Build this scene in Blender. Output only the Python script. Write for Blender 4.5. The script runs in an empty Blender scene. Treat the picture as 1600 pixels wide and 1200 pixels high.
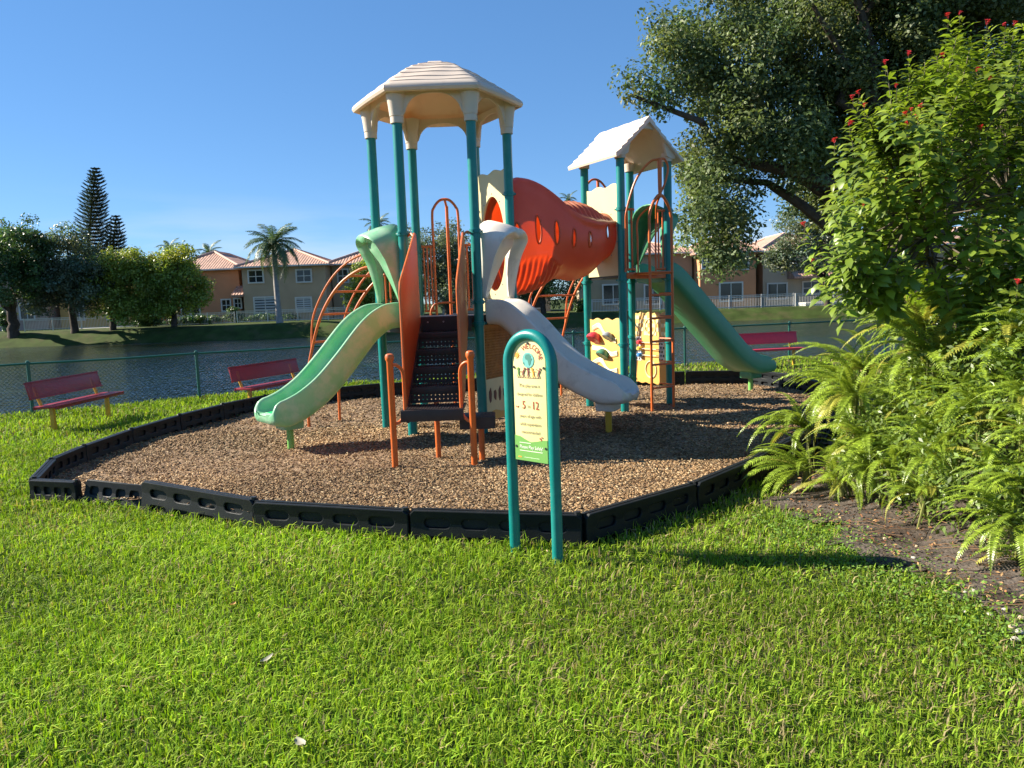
import bpy, bmesh, math, random
import numpy as np
from mathutils import Vector, Matrix

random.seed(11)
rng = np.random.default_rng(7)
R = math.radians
scene = bpy.context.scene
COL = scene.collection

# ------------------------------------------------------------------ camera
EYE = 1.7
F = 1168.8                        # focal length in pixels of the 1600 px wide photograph
PITCH, ROLL = R(6.33), R(2.10)
cam_d = bpy.data.cameras.new('camera')
cam_d.sensor_width = 36.0
cam_d.lens = 36.0 * F / 1600.0
cam_d.clip_start = 0.05
cam_d.clip_end = 6000
cam = bpy.data.objects.new('camera', cam_d)
COL.objects.link(cam)
CR = Matrix.Rotation(math.pi / 2 - PITCH, 3, 'X') @ Matrix.Rotation(-ROLL, 3, 'Z')
cam.matrix_world = Matrix.Translation((0, 0, EYE)) @ CR.to_4x4()
scene.camera = cam

# ------------------------------------------------------------------ sky, sun, exposure
SUN_FROM = Vector((-2.24, 0.42, 1.48)).normalized()
world = bpy.data.worlds.new('World')
scene.world = world
world.use_nodes = True
wn, wl = world.node_tree.nodes, world.node_tree.links
wn.clear()
w_out = wn.new('ShaderNodeOutputWorld')
w_bg = wn.new('ShaderNodeBackground')
w_sky = wn.new('ShaderNodeTexSky')
w_sky.sky_type = 'NISHITA'
w_sky.sun_disc = False
w_sky.sun_elevation = math.asin(SUN_FROM.z)
w_sky.sun_rotation = math.atan2(SUN_FROM.x, SUN_FROM.y)
w_sky.altitude = 0
w_sky.air_density = 0.75
w_sky.dust_density = 0.0
w_sky.ozone_density = 3.5
w_bg.inputs['Strength'].default_value = 0.095
# thin wisps of cloud low over the horizon, all the way round
w_tc = wn.new('ShaderNodeTexCoord')
w_map = wn.new('ShaderNodeMapping')
w_map.inputs['Scale'].default_value = (2.2, 2.2, 15.0)
w_map.inputs['Location'].default_value = (0.45, 0.0, 0.15)
w_noise = wn.new('ShaderNodeTexNoise')
w_noise.inputs['Scale'].default_value = 1.5
w_noise.inputs['Detail'].default_value = 7
w_noise.inputs['Roughness'].default_value = 0.5
w_ramp = wn.new('ShaderNodeMapRange')
w_ramp.inputs['From Min'].default_value = 0.50
w_ramp.inputs['From Max'].default_value = 0.70
w_sep = wn.new('ShaderNodeSeparateXYZ')
w_low = wn.new('ShaderNodeMapRange')
w_low.inputs['From Min'].default_value = 0.15
w_low.inputs['From Max'].default_value = 0.06
w_mul = wn.new('ShaderNodeMath'); w_mul.operation = 'MULTIPLY'
w_mul2 = wn.new('ShaderNodeMath'); w_mul2.operation = 'MULTIPLY'
w_mul2.inputs[1].default_value = 0.55
w_mix = wn.new('ShaderNodeMix'); w_mix.data_type = 'RGBA'
w_mix.inputs['B'].default_value = (3.0, 3.5, 4.1, 1)
wl.new(w_tc.outputs['Generated'], w_map.inputs['Vector'])
wl.new(w_map.outputs['Vector'], w_noise.inputs['Vector'])
wl.new(w_noise.outputs['Fac'], w_ramp.inputs['Value'])
wl.new(w_tc.outputs['Generated'], w_sep.inputs['Vector'])
wl.new(w_sep.outputs['Z'], w_low.inputs['Value'])
wl.new(w_ramp.outputs['Result'], w_mul.inputs[0])
wl.new(w_low.outputs['Result'], w_mul.inputs[1])
wl.new(w_mul.outputs[0], w_mul2.inputs[0])
wl.new(w_mul2.outputs[0], w_mix.inputs['Factor'])
w_hs = wn.new('ShaderNodeHueSaturation')
w_hs.inputs['Saturation'].default_value = 1.2
w_hs.inputs['Hue'].default_value = 0.504
w_gm = wn.new('ShaderNodeGamma')              # the camera's soft tone curve on the clear sky
w_gm.inputs['Gamma'].default_value = 0.58
w_sc = wn.new('ShaderNodeVectorMath'); w_sc.operation = 'MULTIPLY'
w_sc.inputs[1].default_value = (0.92, 1.14, 1.36)
wl.new(w_sky.outputs['Color'], w_gm.inputs['Color'])
wl.new(w_gm.outputs['Color'], w_sc.inputs[0])
wl.new(w_sc.outputs['Vector'], w_hs.inputs['Color'])
wl.new(w_hs.outputs['Color'], w_mix.inputs['A'])
wl.new(w_mix.outputs['Result'], w_bg.inputs['Color'])
wl.new(w_bg.outputs['Background'], w_out.inputs['Surface'])

sun_d = bpy.data.lights.new('sun', 'SUN')
sun_d.energy = 5.0
sun_d.angle = R(0.53)
sun_d.color = (1.0, 0.92, 0.77)
sun = bpy.data.objects.new('sun', sun_d)
sun.rotation_euler = (-SUN_FROM).to_track_quat('-Z', 'Y').to_euler()
sun.location = SUN_FROM * 40
COL.objects.link(sun)

scene.view_settings.view_transform = 'Standard'
scene.view_settings.look = 'None'
scene.view_settings.exposure = 1.4
scene.view_settings.gamma = 1.0
scene.view_settings.use_curve_mapping = False
scene.cycles.max_bounces = 6
scene.cycles.transparent_max_bounces = 8
scene.cycles.use_denoising = True

# ------------------------------------------------------------------ helpers
def ray(px, py):
    return CR @ Vector(((px - 800) / F, -(py - 600) / F, -1.0))

def gnd(px, py, z=0.0):                   # where that line of sight meets height z
    d = ray(px, py)
    return Vector((0, 0, EYE)) + d * ((z - EYE) / d.z)

def at(px, py, y):                      # the point of that line of sight at depth y
    d = ray(px, py)
    return Vector((0, 0, EYE)) + d * (y / d.y)

def tagit(o, label=None, cat=None, group=None, kind=None):
    if label: o['label'] = label
    if cat: o['category'] = cat
    if group: o['group'] = group
    if kind: o['kind'] = kind
    return o

def link(o, parent=None):
    COL.objects.link(o)
    if parent is not None:
        o.parent = parent
        # meshes of a thing are modelled in world space: undo the chain's offset
        L = parent.location.copy() if parent.parent is None else Vector((0, 0, 0))
        if o.get('_world'):
            o.matrix_parent_inverse = Matrix.Translation(-L)
    return o

def thing(name, label, cat, loc=(0, 0, 0), rz=0.0, group=None):
    o = bpy.data.objects.new(name, None)
    o.empty_display_size = 0.1
    COL.objects.link(o)
    o.location = loc
    o.rotation_euler = (0, 0, rz)
    return tagit(o, label, cat, group)

def copy_tree(o, parent=None):
    c = o.copy(); COL.objects.link(c); c.parent = parent
    if parent is not None: c.matrix_parent_inverse = o.matrix_parent_inverse
    for ch in list(KIDS.get(o.name, [])):
        copy_tree(ch, c)
    return c
KIDS = {}

def frame_from(t, up=Vector((0, 0, 1))):
    t = t.normalized()
    if abs(t.dot(up)) > 0.98:
        up = Vector((0, 1, 0))
    s = t.cross(up).normalized()
    n = s.cross(t).normalized()
    return t, s, n

class MB:
    def __init__(self):
        self.v, self.f = [], []
    def add(self, vs, fs):
        k = len(self.v)
        self.v += [tuple(p) for p in vs]
        self.f += [tuple(i + k for i in f) for f in fs]
        return self
    def tube(self, pts, r, n=10, closed=False, caps=True):
        pts = [Vector(p) for p in pts]
        m = len(pts)
        rs = r if isinstance(r, (list, tuple)) else [r] * m
        vs, fs = [], []
        sprev = None
        for i, p in enumerate(pts):
            if closed:
                t = pts[(i + 1) % m] - pts[i - 1]
            else:
                t = pts[min(i + 1, m - 1)] - pts[max(i - 1, 0)]
            t = t.normalized()
            if sprev is None:
                _, s, nn = frame_from(t)
            else:
                s = (sprev - t * sprev.dot(t)).normalized()
                nn = s.cross(t).normalized()
            sprev = s
            for k in range(n):
                a = 2 * math.pi * k / n
                vs.append(p + (s * math.cos(a) + nn * math.sin(a)) * rs[i])
        last = m if closed else m - 1
        for i in range(last):
            j = (i + 1) % m
            for k in range(n):
                k2 = (k + 1) % n
                fs.append((i * n + k, i * n + k2, j * n + k2, j * n + k))
        if caps and not closed:
            fs.append(tuple(range(n - 1, -1, -1)))
            fs.append(tuple((m - 1) * n + k for k in range(n)))
        return self.add(vs, fs)
    def box(self, c, size, rot=None, bev=0.0):
        c = Vector(c); sx, sy, sz = [s / 2 for s in size]
        vs = [Vector((x, y, z)) for x in (-sx, sx) for y in (-sy, sy) for z in (-sz, sz)]
        if rot is not None:
            vs = [rot @ p for p in vs]
        vs = [p + c for p in vs]
        return self.add(vs, [(0, 1, 3, 2), (4, 6, 7, 5), (0, 4, 5, 1), (2, 3, 7, 6), (0, 2, 6, 4), (1, 5, 7, 3)])
    def prism(self, poly, o, ex, ey, ez, th):      # polygon (a,b) -> o + a*ex + b*ey, thickness th along ez
        n = len(poly)
        A = [o + ex * a + ey * b - ez * (th / 2) for a, b in poly]
        B = [p + ez * th for p in A]
        fs = [tuple(range(n - 1, -1, -1)), tuple(range(n, 2 * n))]
        fs += [(i, (i + 1) % n, n + (i + 1) % n, n + i) for i in range(n)]
        return self.add(A + B, fs)
    def lathe(self, prof, o=(0, 0, 0), n=16):       # (r, z) about a vertical axis
        o = Vector(o); vs, fs = [], []
        for r, z in prof:
            for k in range(n):
                a = 2 * math.pi * k / n
                vs.append(o + Vector((r * math.cos(a), r * math.sin(a), z)))
        for i in range(len(prof) - 1):
            for k in range(n):
                k2 = (k + 1) % n
                fs.append((i * n + k, i * n + k2, (i + 1) * n + k2, (i + 1) * n + k))
        fs.append(tuple(range(n - 1, -1, -1)))
        fs.append(tuple((len(prof) - 1) * n + k for k in range(n)))
        return self.add(vs, fs)
    def grid(self, rows, closed_u=False):
        nu = len(rows[0]); vs = [p for r in rows for p in r]; fs = []
        for i in range(len(rows) - 1):
            for k in range(nu if closed_u else nu - 1):
                k2 = (k + 1) % nu
                fs.append((i * nu + k, i * nu + k2, (i + 1) * nu + k2, (i + 1) * nu + k))
        return self.add(vs, fs)
    def mesh(self, name, mat=None, smooth=True, angle=40, bevel=0, weld=False):
        me = bpy.data.meshes.new(name)
        me.from_pydata(self.v, [], self.f)
        bm = bmesh.new(); bm.from_mesh(me)
        if weld:
            bmesh.ops.remove_doubles(bm, verts=bm.verts, dist=1e-5)
        bmesh.ops.recalc_face_normals(bm, faces=bm.faces)
        if bevel:
            es = [e for e in bm.edges if len(e.link_faces) == 2 and e.calc_face_angle(0) > R(30)]
            bmesh.ops.bevel(bm, geom=es, offset=bevel, segments=2, affect='EDGES', profile=0.6, clamp_overlap=True)
        bm.to_mesh(me); bm.free()
        if smooth:
            me.polygons.foreach_set('use_smooth', [True] * len(me.polygons))
            me.set_sharp_from_angle(angle=R(angle))
        if mat is not None:
            me.materials.append(mat)
        return me
    def build(self, name, mat, parent=None, world=True, **kw):
        o = bpy.data.objects.new(name, self.mesh(name, mat, **kw))
        if world and parent is not None:
            o['_world'] = 1
        link(o, parent)
        if '_world' in o: del o['_world']
        if parent is not None:
            KIDS.setdefault(parent.name, []).append(o)
        return o

def obj(name, me, parent=None, world=True):
    o = bpy.data.objects.new(name, me)
    if world and parent is not None: o['_world'] = 1
    link(o, parent)
    if '_world' in o: del o['_world']
    if parent is not None:
        KIDS.setdefault(parent.name, []).append(o)
    return o

def np_mesh(name, V, Fa, mat=None, col=None, smooth=False):
    V = np.ascontiguousarray(V, dtype=np.float32); Fa = np.ascontiguousarray(Fa, dtype=np.int32)
    me = bpy.data.meshes.new(name)
    n, k = Fa.shape
    me.vertices.add(len(V)); me.vertices.foreach_set('co', V.ravel())
    me.loops.add(n * k); me.loops.foreach_set('vertex_index', Fa.ravel())
    me.polygons.add(n)
    me.polygons.foreach_set('loop_start', np.arange(0, n * k, k, dtype=np.int32))
    if smooth:
        me.polygons.foreach_set('use_smooth', np.ones(n, dtype=bool))
    me.update(calc_edges=True)
    if col is not None:
        a = me.attributes.new('tint', 'FLOAT_COLOR', 'POINT')
        c4 = np.ones((len(V), 4), dtype=np.float32); c4[:, :3] = col
        a.data.foreach_set('color', c4.ravel())
    if mat is not None: me.materials.append(mat)
    return me

def smoothpath(ctrl, n=8):                 # Catmull-Rom through the control points
    P = [Vector(p) for p in ctrl]
    P = [P[0] * 2 - P[1]] + P + [P[-1] * 2 - P[-2]]
    out = []
    for i in range(1, len(P) - 2):
        for k in range(n):
            t = k / n
            a, b, c, d = P[i - 1], P[i], P[i + 1], P[i + 2]
            out.append(0.5 * ((2 * b) + (c - a) * t + (2 * a - 5 * b + 4 * c - d) * t * t + (3 * b - a - 3 * c + d) * t ** 3))
    out.append(P[-2])
    return out

def lin(r, g, b, k=1.0):                   # sRGB 0-255 -> linear
    def f(c):
        c /= 255.0
        return (c / 12.92 if c <= 0.04045 else ((c + 0.055) / 1.055) ** 2.4) * k
    return (f(r), f(g), f(b))

# ------------------------------------------------------------------ materials
def M(name, col, rough=0.5, var=0.08, scale=6.0, bump=0.0, bscale=60.0, spec=0.5, transl=0.0, tcol=None,
      tint=False, col2=None, c2scale=2.0, c2lo=0.45, c2hi=0.6, hole=None, coat=0.0, island=0.0, detail=4):
    m = bpy.data.materials.new(name); m.use_nodes = True
    nt = m.node_tree; N, L = nt.nodes, nt.links
    b = N['Principled BSDF']; out = N['Material Output']
    tc = N.new('ShaderNodeTexCoord'); vec = tc.outputs['Object']
    nz = N.new('ShaderNodeTexNoise'); nz.inputs['Scale'].default_value = scale; nz.inputs['Detail'].default_value = detail
    L.new(vec, nz.inputs['Vector'])
    mix = N.new('ShaderNodeMix'); mix.data_type = 'RGBA'
    mr = N.new('ShaderNodeMapRange'); mr.inputs['From Min'].default_value = 0.3; mr.inputs['From Max'].default_value = 0.7
    L.new(nz.outputs['Fac'], mr.inputs['Value'])
    mix.inputs['A'].default_value = tuple(max(0, c * (1 - var)) for c in col) + (1,)
    mix.inputs['B'].default_value = tuple(c * (1 + var) for c in col) + (1,)
    L.new(mr.outputs['Result'], mix.inputs['Factor'])
    c = mix.outputs['Result']
    if col2 is not None:
        n2 = N.new('ShaderNodeTexNoise'); n2.inputs['Scale'].default_value = c2scale; n2.inputs['Detail'].default_value = 6
        n2.inputs['Roughness'].default_value = 0.65
        L.new(vec, n2.inputs['Vector'])
        r2 = N.new('ShaderNodeMapRange'); r2.inputs['From Min'].default_value = c2lo; r2.inputs['From Max'].default_value = c2hi
        L.new(n2.outputs['Fac'], r2.inputs['Value'])
        m2 = N.new('ShaderNodeMix'); m2.data_type = 'RGBA'
        m2.inputs['B'].default_value = tuple(col2) + (1,)
        L.new(c, m2.inputs['A']); L.new(r2.outputs['Result'], m2.inputs['Factor'])
        c = m2.outputs['Result']
    if tint:
        at_ = N.new('ShaderNodeAttribute'); at_.attribute_name = 'tint'
        mm = N.new('ShaderNodeMix'); mm.data_type = 'RGBA'; mm.blend_type = 'MULTIPLY'; mm.inputs['Factor'].default_value = 1
        L.new(c, mm.inputs['A']); L.new(at_.outputs['Color'], mm.inputs['B'])
        c = mm.outputs['Result']
    if island:
        g = N.new('ShaderNodeNewGeometry')
        mr3 = N.new('ShaderNodeMapRange'); mr3.inputs['To Min'].default_value = 1 - island; mr3.inputs['To Max'].default_value = 1 + island
        L.new(g.outputs['Random Per Island'], mr3.inputs['Value'])
        vm = N.new('ShaderNodeVectorMath'); vm.operation = 'SCALE'
        L.new(c, vm.inputs[0]); L.new(mr3.outputs['Result'], vm.inputs['Scale'])
        c = vm.outputs['Vector']
    L.new(c, b.inputs['Base Color'])
    b.inputs['Roughness'].default_value = rough
    b.inputs['Specular IOR Level'].default_value = spec
    b.inputs['Coat Weight'].default_value = coat
    if bump:
        n3 = N.new('ShaderNodeTexNoise'); n3.inputs['Scale'].default_value = bscale; n3.inputs['Detail'].default_value = 3
        L.new(vec, n3.inputs['Vector'])
        bp = N.new('ShaderNodeBump'); bp.inputs['Strength'].default_value = bump; bp.inputs['Distance'].default_value = 0.02
        L.new(n3.outputs['Fac'], bp.inputs['Height']); L.new(bp.outputs['Normal'], b.inputs['Normal'])
    sh = b.outputs['BSDF']
    if transl:
        t = N.new('ShaderNodeBsdfTranslucent')
        if tcol is not None:
            t.inputs['Color'].default_value = tuple(tcol) + (1,)
            if tint:
                mt = N.new('ShaderNodeMix'); mt.data_type = 'RGBA'; mt.blend_type = 'MULTIPLY'; mt.inputs['Factor'].default_value = 1
                mt.inputs['A'].default_value = tuple(tcol) + (1,)
                L.new(at_.outputs['Color'], mt.inputs['B']); L.new(mt.outputs['Result'], t.inputs['Color'])
        else:
            L.new(c, t.inputs['Color'])
        ms = N.new('ShaderNodeMixShader'); ms.inputs['Fac'].default_value = transl
        L.new(sh, ms.inputs[1]); L.new(t.outputs['BSDF'], ms.inputs[2]); sh = ms.outputs['Shader']
    if hole is not None:                       # round punched holes: (axis a, axis b, pitch, radius share)
        ax, bx_, pitch, rad = hole
        sp = N.new('ShaderNodeSeparateXYZ'); L.new(vec, sp.inputs[0])
        def cell(o):
            k = N.new('ShaderNodeMath'); k.operation = 'MULTIPLY'; k.inputs[1].default_value = 1 / pitch; L.new(o, k.inputs[0])
            fr = N.new('ShaderNodeMath'); fr.operation = 'FRACT'; L.new(k.outputs[0], fr.inputs[0])
            s = N.new('ShaderNodeMath'); s.operation = 'SUBTRACT'; s.inputs[1].default_value = 0.5; L.new(fr.outputs[0], s.inputs[0])
            q = N.new('ShaderNodeMath'); q.operation = 'POWER'; q.inputs[1].default_value = 2
            ab = N.new('ShaderNodeMath'); ab.operation = 'ABSOLUTE'; L.new(s.outputs[0], ab.inputs[0]); L.new(ab.outputs[0], q.inputs[0])
            return q.outputs[0]
        ad = N.new('ShaderNodeMath'); ad.operation = 'ADD'
        L.new(cell(sp.outputs[ax]), ad.inputs[0]); L.new(cell(sp.outputs[bx_]), ad.inputs[1])
        lt = N.new('ShaderNodeMath'); lt.operation = 'LESS_THAN'; lt.inputs[1].default_value = rad * rad; L.new(ad.outputs[0], lt.inputs[0])
        tr = N.new('ShaderNodeBsdfTransparent'); ms = N.new('ShaderNodeMixShader')
        L.new(lt.outputs[0], ms.inputs['Fac']); L.new(sh, ms.inputs[1]); L.new(tr.outputs['BSDF'], ms.inputs[2]); sh = ms.outputs['Shader']
    L.new(sh, out.inputs['Surface'])
    return m

MAT = {}
MAT['teal'] = M('teal_paint', (0.0, 0.185, 0.17), 0.36, 0.06, 5, bump=0.04, bscale=90, col2=(0.02, 0.22, 0.20), c2scale=3.5, c2lo=0.5, c2hi=0.7)
MAT['teal_d'] = M('teal_clamp', (0.0, 0.18, 0.17), 0.4)
MAT['orange'] = M('orange_paint', (0.62, 0.135, 0.025), 0.4, 0.08, 7, col2=(0.42, 0.11, 0.05), c2scale=5, c2lo=0.58, c2hi=0.75, bump=0.05, bscale=90)
MAT['orange_panel'] = M('orange_plastic_sheet', (0.58, 0.13, 0.03), 0.45, 0.06, 4, transl=0.08)
MAT['cream'] = M('cream_roof_plastic', (0.74, 0.63, 0.52), 0.5, 0.05, 3, col2=(0.58, 0.48, 0.39), c2scale=4, c2lo=0.55, c2hi=0.85, transl=0.20, tcol=(0.78, 0.46, 0.22))
MAT['panel_cream'] = M('cream_panel_plastic', (0.72, 0.62, 0.34), 0.45, 0.05, 3, transl=0.15)
MAT['tube'] = M('orange_tube_plastic', (0.37, 0.132, 0.058), 0.36, 0.07, 4, col2=(0.41, 0.16, 0.085), c2scale=3, c2lo=0.5, c2hi=0.8, transl=0.25, tcol=(1.0, 0.070, 0.008))
MAT['tube_rim'] = M('orange_tube_rim', (0.55, 0.12, 0.035), 0.36, 0.05, 4, transl=0.3, tcol=(0.95, 0.06, 0.004))
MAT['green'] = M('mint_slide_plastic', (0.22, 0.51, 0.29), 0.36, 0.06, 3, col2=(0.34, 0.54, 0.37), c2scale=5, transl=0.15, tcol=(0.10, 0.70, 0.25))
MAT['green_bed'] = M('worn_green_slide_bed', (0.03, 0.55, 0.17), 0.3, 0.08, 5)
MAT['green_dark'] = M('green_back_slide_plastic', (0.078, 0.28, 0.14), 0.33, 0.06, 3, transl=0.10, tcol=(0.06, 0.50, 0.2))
MAT['white'] = M('off_white_slide_plastic', (0.80, 0.735, 0.66), 0.40, 0.05, 4, col2=(0.56, 0.49, 0.42), c2scale=6, c2lo=0.55, c2hi=0.85, transl=0.1)
MAT['brown'] = M('brown_vinyl_deck', (0.030, 0.022, 0.020), 0.5, 0.15, 10, bump=0.1, bscale=150)
MAT['brown_perf'] = M('brown_perforated_vinyl', (0.030, 0.022, 0.020), 0.5, 0.15, 10, hole=(0, 2, 0.046, 0.17))
MAT['brown_top'] = M('brown_tread_vinyl', (0.036, 0.027, 0.025), 0.45, 0.15, 10, hole=(0, 1, 0.040, 0.15))
MAT['greenpole'] = M('green_leg_paint', (0.17, 0.42, 0.10), 0.4)
MAT['yellowpole'] = M('yellow_leg_paint', (0.62, 0.36, 0.03), 0.4, 0.1)
MAT['yellow_panel'] = M('yellow_panel_plastic', (0.78, 0.46, 0.12), 0.45, 0.06, 4, transl=0.1)
MAT['yellow_pale'] = M('pale_yellow_relief', (0.80, 0.66, 0.36), 0.45, 0.06)
MAT['lattice'] = M('orange_lattice_plastic', (0.42, 0.17, 0.04), 0.5, 0.2, 12)
MAT['red_hold'] = M('red_hold', (0.55, 0.04, 0.06), 0.4)
MAT['grey_hold'] = M('grey_hold', (0.25, 0.28, 0.32), 0.4)
MAT['green_hold'] = M('green_hold', (0.06, 0.22, 0.14), 0.4)
MAT['blue_hold'] = M('blue_bead', (0.05, 0.22, 0.55), 0.4)
MAT['yellow_hold'] = M('yellow_bead', (0.75, 0.55, 0.08), 0.4)
MAT['black'] = M('black_plastic', (0.02, 0.02, 0.02), 0.5)
MAT['whitepaint'] = M('white_paint', (0.75, 0.75, 0.73), 0.5)
MAT['steel'] = M('bolt_steel', (0.35, 0.35, 0.36), 0.35)
MAT['timber'] = M('charcoal_border_plastic', (0.014, 0.0165, 0.018), 0.46, 0.2, 6, col2=(0.026, 0.026, 0.024), c2scale=7, c2lo=0.5, c2hi=0.75, bump=0.12, bscale=120, spec=0.16)
MAT['timber_in'] = M('charcoal_border_recess', (0.012, 0.014, 0.015), 0.5, 0.2, 6)
MAT['bench_red'] = M('dark_red_bench_coating', (0.30, 0.024, 0.036), 0.4, 0.12, 8, hole=(0, 2, 0.022, 0.26))
MAT['bench_red_flat'] = M('dark_red_bench_seat_coating', (0.30, 0.024, 0.036), 0.4, 0.12, 8, hole=(0, 1, 0.022, 0.26))
MAT['bench_bright'] = M('bright_red_bench_coating', (0.52, 0.025, 0.05), 0.4, 0.08, 8)
MAT['bench_yellow'] = M('yellow_bench_frame', (0.58, 0.32, 0.03), 0.4, 0.12, 9)
MAT['fencegreen'] = M('green_vinyl_fence', (0.012, 0.10, 0.075), 0.45)
# ------------------------------------------------------------------ ground, lake, banks
FX = np.array([-60, -30, -15, -9.05, -6.58, -3.38, 0.0, 6.43, 13, 30, 60], float)
FY = np.array([-14, -0.5, 9.8, 14.0, 15.66, 17.7, 18.6, 19.7, 21.2, 25, 29], float)
def fence_y(x): return np.interp(x, FX, FY)
def ground_z(x, y):
    x = np.asarray(x, float); y = np.asarray(y, float)
    z = -0.012 * np.clip(y - 4, 0, 12)
    z = z + 0.012 * np.sin(x * 1.3 + 0.5) * np.sin(y * 1.1) * np.clip((y + 5) / 6, 0, 1)
    s = y - fence_y(x)
    drop = np.clip((s - 0.25) / 2.2, 0, 1); drop = drop * drop * (3 - 2 * drop)
    z = z - 1.3 * drop
    far = np.clip((y - 56.5 - 0.8 * np.sin(x * 0.11)) / 3.5, 0, 1)
    top = 0.62 - 0.22 * np.clip(x / 20.0, 0, 1)
    return z * (1 - far) + far * top + 0.05 * np.sin(x * .5) * np.sin(y * .4) * far
WATER_Z = -0.5

def axis(lo, hi, fine_lo, fine_hi, step, growth=1.25):
    a = list(np.arange(fine_lo, fine_hi + 1e-6, step))
    s = step
    while a[-1] < hi: s *= growth; a.append(a[-1] + s)
    s = step
    while a[0] > lo: s *= growth; a.insert(0, a[0] - s)
    return np.array(a)
gx = axis(-2500, 2500, -22, 24, 0.5)
gy = axis(-300, 5000, -4, 70, 0.5)
GX, GY = np.meshgrid(gx, gy)
GZ = ground_z(GX, GY)
V = np.stack([GX.ravel(), GY.ravel(), GZ.ravel()], 1)
nx, ny = len(gx), len(gy)
ii, jj = np.meshgrid(np.arange(nx - 1), np.arange(ny - 1))
a = (jj * nx + ii).ravel()
Fq = np.stack([a, a + 1, a + nx + 1, a + nx], 1)
MAT['ground'] = M('lawn_thatch', (0.044, 0.066, 0.016), 0.9, 0.35, 1.1, bump=0.5, bscale=30, col2=(0.085, 0.075, 0.035), c2scale=0.9, c2lo=0.5, c2hi=0.72, spec=0.1, detail=8)
g = obj('ground', np_mesh('ground', V, Fq, MAT['ground'], smooth=True))
tagit(g, kind='structure')

# lake
wm = bpy.data.materials.new('lake_water'); wm.use_nodes = True
N, L = wm.node_tree.nodes, wm.node_tree.links
b = N['Principled BSDF']
b.inputs['Base Color'].default_value = (0.010, 0.016, 0.019, 1)
b.inputs['Roughness'].default_value = 0.06
b.inputs['IOR'].default_value = 1.33
tc = N.new('ShaderNodeTexCoord'); mp = N.new('ShaderNodeMapping'); mp.inputs['Scale'].default_value = (2.2, 1.0, 1.0)
mp.inputs['Rotation'].default_value = (0, 0, R(12))
L.new(tc.outputs['Object'], mp.inputs['Vector'])
n1 = N.new('ShaderNodeTexNoise'); n1.inputs['Scale'].default_value = 2.4; n1.inputs['Detail'].default_value = 2; n1.inputs['Distortion'].default_value = 0.6
n2 = N.new('ShaderNodeTexNoise'); n2.inputs['Scale'].default_value = 0.12; n2.inputs['Detail'].default_value = 2
L.new(mp.outputs['Vector'], n1.inputs['Vector']); L.new(mp.outputs['Vector'], n2.inputs['Vector'])
mr = N.new('ShaderNodeMapRange'); mr.inputs['From Min'].default_value = 0.35; mr.inputs['From Max'].default_value = 0.65; mr.inputs['To Min'].default_value = 0.45; mr.inputs['To Max'].default_value = 1.0
L.new(n2.outputs['Fac'], mr.inputs['Value'])
bp = N.new('ShaderNodeBump'); bp.inputs['Distance'].default_value = 0.16
L.new(mr.outputs['Result'], bp.inputs['Strength'])
L.new(n1.outputs['Fac'], bp.inputs['Height']); L.new(bp.outputs['Normal'], b.inputs['Normal'])
w = MB().add([(-1500, -200, WATER_Z), (1500, -200, WATER_Z), (1500, 62, WATER_Z), (-1500, 62, WATER_Z)], [(0, 1, 2, 3)]).build('lake_water', wm)
tagit(w, kind='structure')

# ------------------------------------------------------------------ the mulch pit
PIT = [(-4.53, 6.89), (-4.0, 6.72), (-3.3, 6.5), (-2.07, 5.80), (-0.78, 5.37), (0.46, 5.08), (1.42, 5.84), (2.2, 6.72), (2.95, 7.67),
       (3.6, 8.7), (4.2, 9.8), (4.7, 10.95), (5.05, 12.15), (5.1, 13.4), (4.6, 14.4), (3.4, 14.6), (2.2, 14.75), (1.0, 14.8), (-0.2, 14.8),
       (-1.4, 14.7), (-2.55, 14.4), (-3.6, 13.9), (-4.4, 13.15), (-4.75, 12.1), (-4.95, 10.95), (-5.05, 9.75), (-5.02, 8.6), (-4.95, 7.87)]
PITA = np.array(PIT)
def inside(poly, x, y):
    x = np.asarray(x); y = np.asarray(y); c = np.zeros(x.shape, bool)
    n = len(poly); j = n - 1
    for i in range(n):
        xi, yi = poly[i]; xj, yj = poly[j]
        t = ((yi > y) != (yj > y)) & (x < (xj - xi) * (y - yi) / (yj - yi + 1e-12) + xi)
        c ^= t; j = i
    return c
def dist_poly(poly, x, y):
    d = np.full(np.shape(x), 1e9); n = len(poly)
    for i in range(n):
        ax, ay = poly[i]; bx, by = poly[(i + 1) % n]
        t = np.clip(((x - ax) * (bx - ax) + (y - ay) * (by - ay)) / ((bx - ax) ** 2 + (by - ay) ** 2), 0, 1)
        d = np.minimum(d, np.hypot(x - ax - t * (bx - ax), y - ay - t * (by - ay)))
    return d
def mulch_z(x, y):
    x = np.asarray(x, float); y = np.asarray(y, float)
    base = np.interp(y, [4.5, 5.5, 6.6, 7.8, 9.6, 11.2, 15], [0.155, 0.135, 0.06, 0.005, 0.01, -0.035, -0.06])
    left = np.clip((-2.4 - x) / 2.0, 0, 1) * np.clip((6.9 - y) / 1.2, 0, 1)
    base = base - 0.07 * left
    return base + 0.016 * np.sin(2.1 * x + 0.7 * y) * np.sin(1.7 * y + 0.4) + 0.010 * np.sin(5.3 * x + 1) * np.sin(4.7 * y - x)
mx = np.arange(-5.2, 5.25, 0.06); my = np.arange(4.9, 15.0, 0.06)
MX, MY = np.meshgrid(mx, my)
MZ = mulch_z(MX, MY) + rng.normal(0, 0.004, MX.shape)
nx, ny = len(mx), len(my)
ii, jj = np.meshgrid(np.arange(nx - 1), np.arange(ny - 1)); a = (jj * nx + ii).ravel()
Fq = np.stack([a, a + 1, a + nx + 1, a + nx], 1)
cx, cy = (MX[:-1, :-1] + 0.03).ravel(), (MY[:-1, :-1] + 0.03).ravel()
Fq = Fq[inside(PIT, cx, cy)]
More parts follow.
